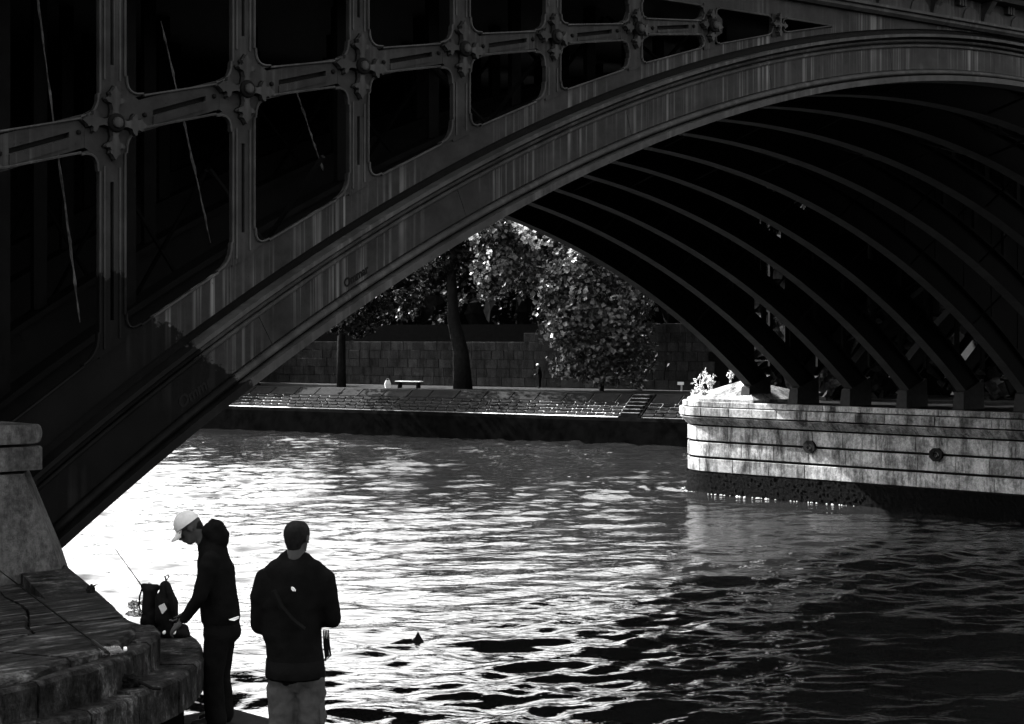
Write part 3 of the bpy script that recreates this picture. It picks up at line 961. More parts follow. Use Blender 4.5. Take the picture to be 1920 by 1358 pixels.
slabs('step_slab', E2, inset(E2, .55), 4.43, 4.16, M['step'], [0, 5, 10, 14, 19, 24, 29, 34, 38, 42, 45, 48], lambda s, t: 4.43 - .80 * max(0, (t + 6.0) / 6.0))
# inclined apron paved with large slabs
E1i = [E1] + [inset(E1, d) for d in (.75, 1.6, 2.5)]
def aprz(s, t): return 4.50 - .60 * max(0.0, min(1.0, (t + 6.0) / 6.0))
for r in range(3):
    cts = [[0, 6, 12, 17, 23, 30, 37, 43, 48], [0, 8, 14, 20, 27, 34, 40, 48], [0, 10, 18, 26, 36, 48]][r]
    out_e = inset(E1, [0, .765, 1.615][r]); in_e = inset(E1, [.75, 1.6, 2.5][r])
    # keep inner edge from folding at the corner: clamp inside a box
    in_e = [(min(p[0], -.9 if p[1] < -1 else p[0]), p[1]) for p in in_e]
    slabs('paving_slab', out_e, in_e, 4.5, 4.05, M['apron'], cts, lambda s, t: aprz(s, t) + .0, .008)
# core below
ring = [ploc(p) for p in inset(E3, .16)] + [ploc((-12, .2))]
prism('core', ring, -4, 3.92, M['bankdark'], plat)
ring = [ploc(p) for p in inset(E1, .12)] + [ploc((-12, .2))]
mb = MB(); n = len(ring)
mb.add([(x, y_, 3.7) for x, y_ in ring] + [(x, y_, aprz(x - 5, y_ - 5) - .035) for x, y_ in ring], [(i, (i + 1) % n, n + (i + 1) % n, n + i) for i in range(n)] + [tuple(range(n, 2 * n))])
mb.build('bedding', M['apron'], plat)

# near quay floor
mb = MB()
qp = [BW(-1.66, -5.8), BW(-1.66, -45), BW(-40, -45), BW(-40, -5.8)]
mb.add([(p.x, p.y, -4) for p in qp] + [(p.x, p.y, 3.62) for p in qp], [(0, 1, 2, 3), (4, 5, 6, 7), (0, 4, 5, 1), (1, 5, 6, 2), (2, 6, 7, 3), (3, 7, 4, 0)])
tag(mb.build('near_quay', M['quay']), 'dark paved quay on the near bank', 'quay', kind='structure')

# ------------------------------------------------------------------ far bank
EB = Vector((.85, -.527, 0)).normalized(); NB = Vector((EB.y, -EB.x, 0))     # NB points to the river
BO = Vector((-3.2, 112.0, 0))
RZB = math.atan2(EB.y, EB.x)
def KB(a, b, z=0.0):
    p = BO + EB * a + NB * b
    return Vector((p.x, p.y, z))
# local bank frame: x = a, y = -b (away from the river), z
def bank_sheet(name, prof, mat, a0=-160, a1=120, kind=None):
    mb = MB(); n = len(prof)
    mb.add([(a, -b, z) for a in (a0, a1) for b, z in prof], [(i, (i + 1), n + i + 1, n + i) for i in range(n - 1)])
    me = mb.mesh(name, mat); o = link(name, me); o.location = BO; o.rotation_euler = (0, 0, RZB)
    return o
ST0, ST1 = 12.35, 14.0          # the little stair
revet = empty('paved_embankment', BO, RZB)
tag(revet, 'sloping stone-paved embankment with pale joints along the far waterline', 'embankment')
def bank_part(name, prof, mat, a0, a1):
    mb = MB(); n = len(prof)
    mb.add([(a, -b, z) for a in (a0, a1) for b, z in prof], [(i, (i + 1) % n, n + (i + 1) % n, n + i) for i in range(n)] + [tuple(range(n)), tuple(range(2 * n - 1, n - 1, -1))])
    return mb.build(name, mat, revet)
LOW = [(2.1, -4), (1.95, 0), (1.62, 1.45), (1.45, 1.62), (1.3, 1.66), (-2, 1.2), (-2, -4)]
bank_part('lower_wall', LOW, M['bankdark'], -160, 120)
for a0, a1, mm_ in ((-160, -27, 'revet'), (-27, ST0, 'mortar'), (ST1, 22, 'mortar'), (22, 120, 'revet')):
    bank_part('mortar_bed' if mm_ == 'mortar' else 'rough_slope', [(1.27, 1.668), (1.22, 1.70), (.0, 2.50), (-.93, 3.02), (-1.2, 1.3), (1.0, 1.3)], M[mm_], a0, a1)
def slope_block(name, a0, a1, p0, p1, th, mat, skew=.0):
    """thin block lying on the slope between profile points p0 and p1"""
    b0, z0 = p0; b1, z1 = p1
    dn = Vector((z1 - z0, -(b1 - b0))); dn = Vector((dn.x, dn.y)).normalized()
    if dn.y < 0: dn = -dn
    c = .02
    lo = [(a0, b0, z0), (a1, b0, z0), (a1 + skew, b1, z1), (a0 + skew, b1, z1)]
    hi = [(a0 + c, b0 + (b1 - b0) * .06, z0 + (z1 - z0) * .06), (a1 - c, b0 + (b1 - b0) * .06, z0 + (z1 - z0) * .06), (a1 - c + skew, b0 + (b1 - b0) * .94, z0 + (z1 - z0) * .94), (a0 + c + skew, b0 + (b1 - b0) * .94, z0 + (z1 - z0) * .94)]
    hi = [(a, b + dn.x * th, z + dn.y * th) for a, b, z in hi]
    mb = MB(); mb.add([(a, -b, z) for a, b, z in lo + hi], [(0, 3, 2, 1), (4, 5, 6, 7), (0, 1, 5, 4), (1, 2, 6, 5), (2, 3, 7, 6), (3, 0, 4, 7)])
    return mb.build(name, mat, revet)
rows = 4
for r in range(rows):
    f0, f1 = r / rows, (r + 1) / rows
    g = .028
    p0 = (1.22 - 1.22 * (f0 + g), 1.70 + .80 * (f0 + g)); p1 = (1.22 - 1.22 * (f1 - g), 1.70 + .80 * (f1 - g))
    a = -27.0 + (r % 2) * .35
    while a < 22:
        w = random.uniform(.62, .95)
        if ST0 <= a < ST1: a = ST1
        if a < ST0 < a + w + .3: w = ST0 - a
        slope_block('paving_stone', a + .03, a + w - .03, p0, p1, .05 + abs(jit(.02)), M['revet'])
        a += w
a = -27.0
while a < 22:
    w = random.uniform(1.7, 2.3)
    if ST0 <= a < ST1: a = ST1
    if a < ST0 < a + w + .6: w = ST0 - a
    if True:
        slope_block('coping_slab', a + .03, a + w - .03, (-.02, 2.515), (-.92, 3.03), .06, M['coping'])
    a += w
# stair let into the slope
stair = empty('embankment_stair', KB((ST0 + ST1) / 2, 0), RZB)
tag(stair, 'small stone stair cut into the far embankment near the pier', 'stair')
for k in range(6):
    z1 = 1.72 + 1.30 * (k + 1) / 6; b = 1.25 - 2.0 * k / 6
    mb = MB(); mb.box(-.62, .62, -b, -b + .55, 1.3, z1)
    sp_ = mb.build('step', M['revet'], stair)
    MB().box(-.60, .60, -b - .02, -b + .30, z1 + .002, z1 + .03).build('tread_sunlight', M['pier'], sp_)  # pale slab paints in sunlight on the dark step
for sg in (-1, 1):
    mb = MB(); x = sg * .70
    mb.add([(x - .07, -1.27, 1.3), (x + .07, -1.27, 1.3), (x + .07, -1.27, 1.75), (x - .07, -1.27, 1.75), (x - .07, .93, 1.3), (x + .07, .93, 1.3), (x + .07, .93, 3.13), (x - .07, .93, 3.13)],
           [(0, 1, 2, 3), (4, 7, 6, 5), (0, 4, 5, 1), (3, 2, 6, 7), (0, 3, 7, 4), (1, 5, 6, 2)])
    mb.build('string_wall', M['revet'], stair)
o = bank_sheet('far_quay', [(-.93, 3.0), (-.95, 3.04), (-60, 3.10)], M['quay']); tag(o, 'shaded quay floor along the far bank', 'quay', kind='structure')
# retaining wall of large blocks behind the far quay
WB = -9.4
wall = empty('retaining_wall', KB(0, WB), RZB)
tag(wall, 'shaded block-built retaining wall behind the far quay', 'wall')
MB().box(-160, 120, .06, 1.2, 2.5, 7.62).build('core', M['wall_joint'], wall)
for r in range(7):
    z0 = 3.08 + .65 * r
    a = -26.0 + (r % 2) * .45
    while a < 13.5:
        w = random.uniform(.8, 1.15)
        if r < 5 or a > -1.5 + (r - 5) * .8:
            c = .012; d = .0 + jit(.012)
            x0, x1, zz0, zz1 = a + .012, a + w - .012, z0 + .01, z0 + .64
            mb = MB()
            mb.add([(x0, .2, zz0), (x1, .2, zz0), (x1, .2, zz1), (x0, .2, zz1), (x0, d + c, zz0), (x1, d + c, zz0), (x1, d + c, zz1), (x0, d + c, zz1), (x0 + c, d, zz0 + c), (x1 - c, d, zz0 + c), (x1 - c, d, zz1 - c), (x0 + c, d, zz1 - c)],
                   [(0, 1, 5, 4), (1, 2, 6, 5), (2, 3, 7, 6), (3, 0, 4, 7), (4, 5, 9, 8), (5, 6, 10, 9), (6, 7, 11, 10), (7, 4, 8, 11), (8, 9, 10, 11), (3, 2, 1, 0)])
            mb.build('wall_block', M['wall'], wall)
        a += w

# ------------------------------------------------------------------ trees
def at(u, v_, D): return Vector(((u - 960) / 3120 * D, D, CAMZ - (v_ - 630) / 3120 * D))
def leaf_mesh(name, lobes, size, mat, seed, up=.35):
    r = np.random.default_rng(seed)
    P, N = [], []
    for (c, rad, n) in lobes:
        c = np.array(c); rad = np.array(rad)
        m = max(6, n // 70)
        d = r.normal(size=(m, 3)); d /= np.linalg.norm(d, axis=1)[:, None]
        cl = d * (r.random((m, 1)) ** .35) 
        which = r.integers(0, m, n)
        p = cl[which] + r.normal(0, .17, (n, 3))
        P.append(c + p * rad)
        out = p / (np.linalg.norm(p, axis=1)[:, None] + 1e-6)
        N.append(out)
    P = np.concatenate(P); N = np.concatenate(N); n = len(P)
    nr = N * .7 + r.normal(0, .75, (n, 3)) + np.array([0, 0, up]); nr /= np.linalg.norm(nr, axis=1)[:, None]
    a = np.cross(nr, r.normal(size=(n, 3))); a /= np.linalg.norm(a, axis=1)[:, None]
    b = np.cross(nr, a)
    s = size * (.6 + .8 * r.random((n, 1)))
    # five-pointed leaf outline: stalk, side lobes, tip
    v0 = P - a * s * .45
    v1 = P + b * s * .5 - a * s * .05 + nr * s * .08
    v2 = P + a * s * .6 - nr * s * .05
    v3 = P - b * s * .5 - a * s * .05 + nr * s * .08
    V = np.stack([v0, v1, v2, v3], 1).reshape(-1, 3)
    F = np.arange(4 * n).reshape(n, 4)
    return np_mesh(name, V, F, mat, False)
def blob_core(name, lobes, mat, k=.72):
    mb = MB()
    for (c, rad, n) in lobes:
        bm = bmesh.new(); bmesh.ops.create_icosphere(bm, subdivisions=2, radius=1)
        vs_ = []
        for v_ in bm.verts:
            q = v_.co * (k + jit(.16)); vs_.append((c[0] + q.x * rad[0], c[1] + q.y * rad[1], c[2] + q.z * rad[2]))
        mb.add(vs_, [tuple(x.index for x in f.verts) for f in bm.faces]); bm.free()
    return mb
def tree(label, base, lobes, trunk, leaf=.30, mat='leaf', seed=1, core=False, group='trees on the far quay', cat='tree'):
    e = empty('plane_tree', base)
    tag(e, label, cat, group)
    bx = Vector(base)
    L = [((Vector(c) - bx)[:], r, n) for c, r, n in lobes]
    tp = [Vector(p) - bx for p, _ in trunk]; tr = [r for _, r in trunk]
    mb = MB(); mb.tube(tp, tr, 9); mb.build('trunk', M['bark'], e, smooth=True)
    top = tp[-1]
    for (c, r, n) in L:
        c = Vector(c); q = tp[max(0, len(tp) - 2)].lerp(top, random.random())
        mid = q.lerp(c, .5) + Vector((0, 0, .4))
        mb = MB(); mb.tube([q, mid, c], [tr[-1] * .7, tr[-1] * .45, .05], 6); mb.build('limb', M['bark'], e)
    link('crown', leaf_mesh('crown', L, leaf, M[mat], seed), e)
    if core: link('foliage_blocker', blob_core('foliage_blocker', L, None, .66).mesh('foliage_blocker', M['core']), e)  # unseen core added so the crown lets no light through
    return e
def gz(u, D): p = at(u, 700, D); return (p.x, p.y, 3.05)
def lob(u, v_, D, ru, rv, rd, n):
    k = D / 3120
    return (at(u, v_, D)[:], (ru * k, rd, rv * k), n)
# big bushy tree hanging down to the quay, right of the opening
b = gz(1128, 112)
big = tree('bushy tree with sunlit leaves hanging low beside the arch ribs', b,
     [lob(1085, 520, 110, 62, 62, 2.0, 2300), (lob(1120, 600, 110, 92, 70, 2.6, 3200)), lob(1110, 672, 110.5, 78, 48, 2.0, 1800), lob(1050, 560, 109.5, 40, 70, 1.4, 1300), lob(1160, 520, 112, 80, 80, 2.5, 2000), lob(1180, 640, 112, 60, 80, 2.2, 1400), lob(1150, 430, 113, 120, 60, 3, 2600), lob(1110, 410, 114, 120, 45, 4, 1500)],
     [((b[0], b[1], 2.9), .16), (at(1130, 690, 112), .13), (at(1135, 600, 112), .12), (at(1120, 480, 112.5), .10)], .30, 'leaf', 3)
bb = Vector(b)
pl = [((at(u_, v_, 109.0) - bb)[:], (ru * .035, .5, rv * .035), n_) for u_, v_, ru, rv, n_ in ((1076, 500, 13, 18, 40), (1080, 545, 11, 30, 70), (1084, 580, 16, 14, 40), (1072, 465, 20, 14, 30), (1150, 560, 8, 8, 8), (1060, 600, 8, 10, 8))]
link('sunlit_leaves', leaf_mesh('sunlit_leaves', pl, .34, M['leaf_sunlit'], 15), big)
# leaning tree whose branches hang at the top of the opening
b = gz(868, 117)
lean_tree = tree('tree with a leaning trunk and branches hanging at the top of the opening', b,
     [lob(925, 500, 112, 44, 52, 1.4, 1500), lob(935, 440, 112, 50, 40, 1.6, 1400), lob(1010, 450, 113, 60, 46, 2.0, 1800), lob(1010, 520, 114, 45, 55, 1.6, 900), lob(900, 400, 116, 110, 45, 4, 2600)],
     [((b[0], b[1], 2.9), .72), (at(864, 660, 117), .56), (at(850, 600, 117), .45), (at(846, 500, 117), .30), (at(870, 400, 117), .22)], .30, 'leaf', 4)
bb = Vector(b)
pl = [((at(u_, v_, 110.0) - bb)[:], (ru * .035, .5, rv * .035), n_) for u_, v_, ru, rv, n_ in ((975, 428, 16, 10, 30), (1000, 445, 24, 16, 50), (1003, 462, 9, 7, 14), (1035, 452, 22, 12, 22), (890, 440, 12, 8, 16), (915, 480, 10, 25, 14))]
link('sunlit_leaves', leaf_mesh('sunlit_leaves', pl, .34, M['leaf_sunlit'], 16), lean_tree)
b = gz(640, 121)
tree('dim tree with a straight trunk at the left of the opening', b,
     [lob(660, 600, 117, 44, 30, 1.4, 900), lob(700, 590, 118, 30, 26, 1.2, 350), lob(735, 560, 118, 50, 30, 2, 600), lob(850, 470, 117, 80, 45, 2.2, 1400), lob(800, 500, 118, 60, 35, 2, 900), lob(820, 420, 118, 120, 45, 4, 2200), lob(640, 530, 119, 120, 50, 3, 1800), lob(600, 490, 120, 160, 50, 5, 2600)],
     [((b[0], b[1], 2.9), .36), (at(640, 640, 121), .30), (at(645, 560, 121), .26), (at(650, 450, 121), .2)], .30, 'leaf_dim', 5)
# rows of tall trees along the far bank and behind the wall
proto = None
def tall_tree(base, h, w, seed, label, group):
    bx = Vector(base)
    lobes = []
    r = random.Random(seed)
    for k in range(9):
        a = 2 * math.pi * k / 9 + r.uniform(-.3, .3); rr_ = w * r.uniform(.35, .6)
        zz = h * r.uniform(.10, .85)
        lobes.append(((bx.x + rr_ * math.cos(a), bx.y + rr_ * math.sin(a), bx.z + zz), (w * .48, w * .48, h * .2), 1100))
    lobes.append(((bx.x, bx.y, bx.z + h * .72), (w * .55, w * .55, h * .26), 1500))
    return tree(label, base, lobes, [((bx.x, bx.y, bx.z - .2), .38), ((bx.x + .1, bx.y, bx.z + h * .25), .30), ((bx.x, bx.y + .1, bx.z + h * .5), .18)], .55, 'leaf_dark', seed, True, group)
def copy_tree(src, base, rz, sc, label):
    c = src.copy(); COL.objects.link(c); c.location = base; c.rotation_euler = (0, 0, rz); c.scale = (sc, sc, sc * 1.0); c['label'] = label
    for ch in src.children:
        d = ch.copy(); COL.objects.link(d); d.parent = c
    return c
TG = 'dark tall trees behind the far quay wall'
p = KB(-10, -15); proto = tall_tree((p.x, p.y, 7.0), 9.5, 5.0, 21, 'tall dark tree standing behind the far retaining wall', TG)
for a, b_, rz, sc in ((-19, -14, 1.2, .62), (-1.5, -14.5, 2.5, .9), (7, -14, .6, .95), (16, -15, 3.3, 1.7), (25, -14, 4.4, 1.9), (35, -15, 5.2, 2.0), (-29, -15, .9, .6), (-40, -14, 2.0, .6), (-52, -15, 3.9, .6),
                      (-14.5, -22, 4.1, .75), (-5, -23, 5.5, 1.0), (3, -22, 1.9, 1.0), (12, -23, .3, 1.2), (21, -22, 2.8, 2.0), (31, -23, 1.0, 2.1), (-25, -22, 1.6, .65), (-36, -23, 3.0, .65), (46, -16, 2.2, 2.0), (58, -15, .4, 2.0), (-17.5, -18, 2.6, .65), (-12, -18.5, 5.0, 1.05), (-7, -18, 3.2, .95), (1, -18, .2, .95)):
    p = KB(a, b_); copy_tree(proto, (p.x, p.y, 7.0), rz, sc, 'tall dark tree standing behind the far retaining wall')
TG2 = 'large trees in a row along the far quay edge'
for a, b_, rz, sc in ((-23.5, -3.0, 1.9, .85), (-31, -5, .5, .85), (-40, -5, 2.2, .85), (-49, -5, 4.0, .9), (-59, -5, 5.0, .9), (24, -5.5, 1.1, 1.8), (33, -5, 3.7, 1.9), (43, -5, 2.6, 1.9)):
    p = KB(a, b_); c = copy_tree(proto, (p.x, p.y, 3.0), rz, sc, 'large dark tree in the row on the far quay edge'); c['group'] = TG2
# dark hedge added on top of the wall to close gaps of bright sky
hp = KB(-6, -11.2); hedge = empty('hedge', (hp.x, hp.y, 6.95))
tag(hedge, 'dark hedge added along the top of the far retaining wall to cover the sky', 'hedge')
hl = []
for k in range(22):
    q_ = KB(-6 + (k - 11) * 2.1, -11.2 + jit(.4)) - hp
    hl.append(((q_.x, q_.y, 1.5 + jit(.4)), (1.7, 1.3, 2.0 + jit(.4)), 420))
link('foliage', leaf_mesh('foliage', hl, .30, M['leaf_dark'], 77), hedge)
link('foliage_blocker', blob_core('foliage_blocker', hl, None, .72).mesh('foliage_blocker', M['core']), hedge)
# raised ground behind the far retaining wall
o = bank_sheet('upper_bank', [(WB - .1, 7.0), (WB - 1.3, 7.0), (-400, 8.0)], M['quay'], -400, 400); tag(o, 'ground of the upper bank behind the wall', 'bank', kind='structure')

# ------------------------------------------------------------------ small things on the far quay
p = at(767, 722, 118); bench = empty('bench', (p.x, p.y, 3.06), RZB)
tag(bench, 'small bench with a pale seat on the far quay between the trunks', 'bench')
for k in range(3): MB().box(-1.05, 1.05, -.24 + .17 * k, -.10 + .17 * k, .46, .51).build('slat', M['white'], bench)
for sg in (-1, 1): MB().box(sg * .8 - .06, sg * .8 + .06, -.2, .2, 0, .46).build('leg', M['bark'], bench)
p = at(727, 722, 118.5); bx_ = empty('bag', (p.x, p.y, 3.06), .2)
tag(bx_, 'small pale bag standing on the far quay left of the bench', 'bag')
loft('sack', [(0, [(-.18, -.12), (.18, -.12), (.18, .12), (-.18, .12)]), (.3, [(-.22, -.15), (.22, -.15), (.22, .15), (-.22, .15)]), (.55, [(-.12, -.06), (.14, -.06), (.14, .06), (-.12, .06)])], M['patch'], bx_)
mb = MB(); mb.tube([(-.1, 0, .53), (-.06, 0, .68), (.06, 0, .68), (.1, 0, .53)], .015, 5); mb.build('handle', M['patch'], bx_)
p = at(1278, 730, 112); sg_ = empty('sign_post', (p.x, p.y, 3.05), RZB)
tag(sg_, 'small pale sign on a short post left of the pier top', 'sign')
MB().box(-.05, .05, -.04, .04, 0, .62).build('post', M['patch'], sg_)
MB().box(-.28, .2, -.07, -.045, .42, .62).build('board', M['white'], sg_)

# ------------------------------------------------------------------ people
def capsule(mb, p0, p1, r0, r1, flat=None):
    p0, p1 = Vector(p0), Vector(p1)
    ax = (p1 - p0)
    ax = ax.normalized() if ax.length > 1e-6 else Vector((0, 0, 1))
    bm = bmesh.new(); bmesh.ops.create_icosphere(bm, subdivisions=3, radius=1)
    vs_ = []
    for v_ in bm.verts:
        n_ = v_.co
        c_, r_ = (p1, r1) if n_.dot(ax) > 0 else (p0, r0)
        o_ = n_ * r_
        if flat:
            fa = Vector(flat[0]).normalized(); o_ = o_ + fa * (o_.dot(fa) * (flat[1] - 1))
        vs_.append(c_ + o_)
    mb.add(vs_, [tuple(x.index for x in f.verts) for f in bm.faces]); bm.free()
def fleshed(name, caps, mat, parent, vox=.014, smooth=6, wrinkle=0):
    mb = MB()
    for c in caps: capsule(mb, *c)
    me = mb.mesh(name + '_src', None)
    ob = bpy.data.objects.new('tmp', me); COL.objects.link(ob)
    m1 = ob.modifiers.new('r', 'REMESH'); m1.mode = 'VOXEL'; m1.voxel_size = vox
    m2 = ob.modifiers.new('s', 'SMOOTH'); m2.iterations = smooth; m2.factor = .5
    if wrinkle:
        tx = bpy.data.textures.new('folds', 'CLOUDS'); tx.noise_scale = .11; tx.noise_depth = 2
        m3 = ob.modifiers.new('d', 'DISPLACE'); m3.texture = tx; m3.strength = wrinkle; m3.mid_level = .5; m3.texture_coords = 'LOCAL'
    dg = bpy.context.evaluated_depsgraph_get()
    out = bpy.data.meshes.new_from_object(ob.evaluated_get(dg)); out.name = name
    bpy.data.objects.remove(ob); bpy.data.meshes.remove(me)
    out.materials.clear(); out.materials.append(mat)
    out.polygons.foreach_set('use_smooth', [True] * len(out.polygons))
    return link(name, out, parent)
def hand(c, d, side, k=1.0, curl=.5):
    """palm, four curled fingers and a thumb; d = pointing direction, side = thumb side"""
    c, d, side = Vector(c), Vector(d).normalized(), Vector(side).normalized()
    nrm = d.cross(side).normalized()
    caps = [(c, c + d * .06 * k, .030 * k, .032 * k, (nrm, .6)), (c + side * .02 * k, c + d * .06 * k + side * .022 * k, .022 * k, .02 * k, (nrm, .7)), (c - side * .02 * k, c + d * .055 * k - side * .022 * k, .022 * k, .02 * k, (nrm, .7))]
    for j, (o_, L) in enumerate(((.030, .072), (.010, .082), (-.010, .076), (-.030, .060))):
        b0 = c + d * .075 * k + side * o_ * k
        b1 = b0 + (d * .8 + nrm * curl * .6) .normalized() * L * .5 * k
        b2 = b1 + (d * .35 + nrm * curl * 1.4).normalized() * L * .5 * k
        caps += [(b0, b1, .0095 * k, .009 * k), (b1, b2, .009 * k, .0078 * k)]
    t0 = c + side * .035 * k + d * .015 * k
    t1 = t0 + (side * .7 + d * .7).normalized() * .04 * k; t2 = t1 + (d * .9 + nrm * .4).normalized() * .035 * k
    caps += [(c, t0, .018 * k, .014 * k), (t0, t1, .0125 * k, .011 * k), (t1, t2, .011 * k, .009 * k)]
    return caps
def head_caps(c, look, k=1.0):
    """skull, jaw, nose, ears; c = centre of skull, look = facing direction"""
    c, f_ = Vector(c), Vector(look).normalized()
    side = f_.cross(Vector((0, 0, 1))).normalized(); up = side.cross(f_).normalized()
    P = lambda a, b_, u_: c + f_ * a * k + side * b_ * k + up * u_ * k
    return [(P(-.018, 0, .02), P(.03, 0, .02), .092 * k, .082 * k, (side, .86)), (P(.03, 0, -.02), P(.055, 0, -.085), .07 * k, .044 * k, (side, .9)), (P(.0, 0, -.04), P(.03, 0, -.08), .068 * k, .05 * k, (side, .9)),
            (P(.10, 0, .0), P(.118, 0, -.035), .012 * k, .017 * k), (P(.098, 0, -.062), P(.100, 0, -.070), .016 * k, .016 * k, (side, 1.6)), (P(.09, -.03, .028), P(.09, .03, .028), .018 * k, .018 * k),
            (P(-.005, .082, -.005), P(-.01, .086, -.03), .022 * k, .016 * k, (side, .45)), (P(-.005, -.082, -.005), P(-.01, -.086, -.03), .022 * k, .016 * k, (side, .45)),
            (P(-.03, 0, -.06), P(-.045, 0, -.14), .058 * k, .06 * k)], P

# ---- man with the pale cap, in profile, head bowed over the bag
M1 = Vector((-2.39, 13.5, 3.62))
man1 = empty('person', M1)
tag(man1, 'man in pale cap and dark hooded jacket bowing over a backpack', 'person')
X1 = lambda u, v_: ((u - 410) / 231.0, (1354 - v_) / 231.0)
def q1(u, v_, y_=0.0): a, b_ = X1(u, v_); return (a, y_, b_)
hc, P1 = head_caps(q1(358, 985), (-.80, -.06, -.58), .98)
lh = hand(q1(348, 1158, -.20), (-.72, .1, -.7), (-.3, .9, .2), 1.0, .5)
rh = hand(q1(345, 1150, .10), (-.72, .0, -.7), (-.3, -.9, .2), 1.0, .5)
body1 = hc + [(q1(383, 1010), q1(392, 1035), .055, .06), (q1(405, 1045), q1(412, 1130), .11, .115, ((0, 1, 0), 1.25)), (q1(412, 1130), q1(416, 1180), .12, .125, ((0, 1, 0), 1.25)),
              (q1(396, 1050, -.19), q1(386, 1105, -.24), .045, .038), (q1(386, 1105, -.24), q1(352, 1152, -.20), .036, .026), (q1(396, 1050, .19), q1(388, 1105, .22), .045, .038), (q1(388, 1105, .22), q1(349, 1146, .10), .036, .026),
              (q1(416, 1185, -.09), q1(406, 1260, -.10), .085, .055), (q1(406, 1260, -.10), q1(414, 1340, -.10), .05, .035), (q1(416, 1185, .09), q1(410, 1260, .10), .085, .055), (q1(410, 1260, .10), q1(418, 1340, .10), .05, .035),
              (q1(414, 1342, -.10), q1(378, 1350, -.12), .036, .03), (q1(418, 1342, .10), q1(384, 1350, .12), .036, .03)] + lh + rh
fleshed('body', body1, M['skin'], man1, .009, 3)
jk = [(q1(402, 1032), q1(408, 1070), .115, .145, ((0, 1, 0), 1.35)), (q1(408, 1070), q1(411, 1110), .15, .15, ((0, 1, 0), 1.30)), (q1(411, 1110), q1(416, 1150), .155, .16, ((0, 1, 0), 1.2)), (q1(392, 1050), q1(392, 1120), .085, .085, ((0, 1, 0), 1.5)),
      (q1(390, 1022), q1(400, 1035), .075, .09), (q1(404, 1042, -.17), q1(400, 1060, -.20), .075, .075), (q1(404, 1042, .17), q1(400, 1060, .20), .075, .075),
      (q1(400, 1055, -.21), q1(388, 1106, -.25), .07, .062), (q1(388, 1106, -.25), q1(358, 1148, -.21), .060, .042), (q1(400, 1055, .20), q1(390, 1106, .23), .07, .062), (q1(390, 1106, .23), q1(356, 1142, .12), .060, .042),
      # hood thrown back on the shoulders
      (q1(398, 992), q1(414, 1008), .075, .075, ((0, 1, 0), 1.5)), (q1(410, 985), q1(420, 1000), .062, .055, ((0, 1, 0), 1.6)), (q1(418, 1000), q1(428, 996), .04, .022, ((0, 1, 0), 1.8)), (q1(392, 1005), q1(385, 1016), .05, .045, ((0, 1, 0), 1.5)), (q1(401, 975), q1(408, 985), .026, .04, ((0, 1, 0), 1.8))]
fleshed('jacket', jk, M['jacket'], man1, .013, 5, .014)
tr_ = [(q1(416, 1155), q1(417, 1180), .145, .145, ((0, 1, 0), 1.25)), (q1(430, 1165), q1(434, 1182), .09, .085, ((0, 1, 0), 1.4)),
       (q1(414, 1185, -.09), q1(404, 1262, -.10), .112, .088), (q1(404, 1262, -.10), q1(412, 1340, -.10), .086, .085), (q1(417, 1185, .09), q1(410, 1262, .10), .112, .09), (q1(410, 1262, .10), q1(418, 1340, .10), .088, .085)]
fleshed('trousers', tr_, M['jeans'], man1, .014, 5, .02)
for y_, u_ in ((-.10, 412), (.10, 418)):
    sh = [(q1(u_ + 5, 1344, y_), q1(u_ - 20, 1346, y_), .052, .045), (q1(u_ - 20, 1347, y_), q1(u_ - 40, 1349, y_ * 1.1), .045, .038)]
    fleshed('shoe', sh, M['shoe'], man1, .012, 3)
# cap: crown shell and brim
def cap_mesh():
    f_ = Vector((-.80, -.06, -.58)).normalized(); side = f_.cross(Vector((0, 0, 1))).normalized(); up = side.cross(f_).normalized()
    c = P1(0, 0, .035)
    mb = MB(); nA, nB = 24, 8; vs_ = []
    for j in range(nB + 1):
        el = math.pi / 2 * j / nB
        for i in range(nA):
            a = 2 * math.pi * i / nA
            seam = 1 + .012 * math.cos(6 * a) * math.cos(el)
            vs_.append(c + f_ * (.112 * math.cos(a) * math.cos(el) * seam) + side * (.094 * math.sin(a) * math.cos(el) * seam) + up * (.115 * math.sin(el) - .005))
    fs = [(j * nA + i, j * nA + (i + 1) % nA, (j + 1) * nA + (i + 1) % nA, (j + 1) * nA + i) for j in range(nB) for i in range(nA)]
    mb.add(vs_, fs)
    br_ = MB(); vs2 = []; nb = 13
    for lay in (0, 1):
        for r_ in (0, 1):
            for i in range(nb):
                a = math.radians(-62 + 124 * i / (nb - 1))
                ext = .0 if r_ == 0 else .078 * math.cos(a * .9)
                droop = -.012 - (.03 * (1 if r_ else 0)) - .018 * abs(math.sin(a)) * r_
                vs2.append(c + f_ * (.108 * math.cos(a) + ext) + side * (.092 * math.sin(a)) + up * (droop + .004 - .006 * lay))
    I = lambda lay, r_, i: (lay * 2 + r_) * nb + i
    fs2 = []
    for i in range(nb - 1):
        fs2 += [(I(0, 0, i), I(0, 1, i), I(0, 1, i + 1), I(0, 0, i + 1)), (I(1, 0, i), I(1, 0, i + 1), I(1, 1, i + 1), I(1, 1, i)), (I(0, 1, i), I(1, 1, i), I(1, 1, i + 1), I(0, 1, i + 1)), (I(0, 0, i), I(0, 0, i + 1), I(1, 0, i + 1), I(1, 0, i))]
    br_.add(vs2, fs2)
    return mb, br_
cm, bm_ = cap_mesh()
capo = cm.build('cap', M['capcloth'], man1, smooth=True); tag(capo, 'pale baseball cap with curved brim')
bm_.build('brim', M['capcloth'], capo, smooth=True)
fleshed('hair', [(P1(-.045, 0, -.01), P1(-.05, 0, -.05), .066, .05)], M['hair'], man1, .012, 3)
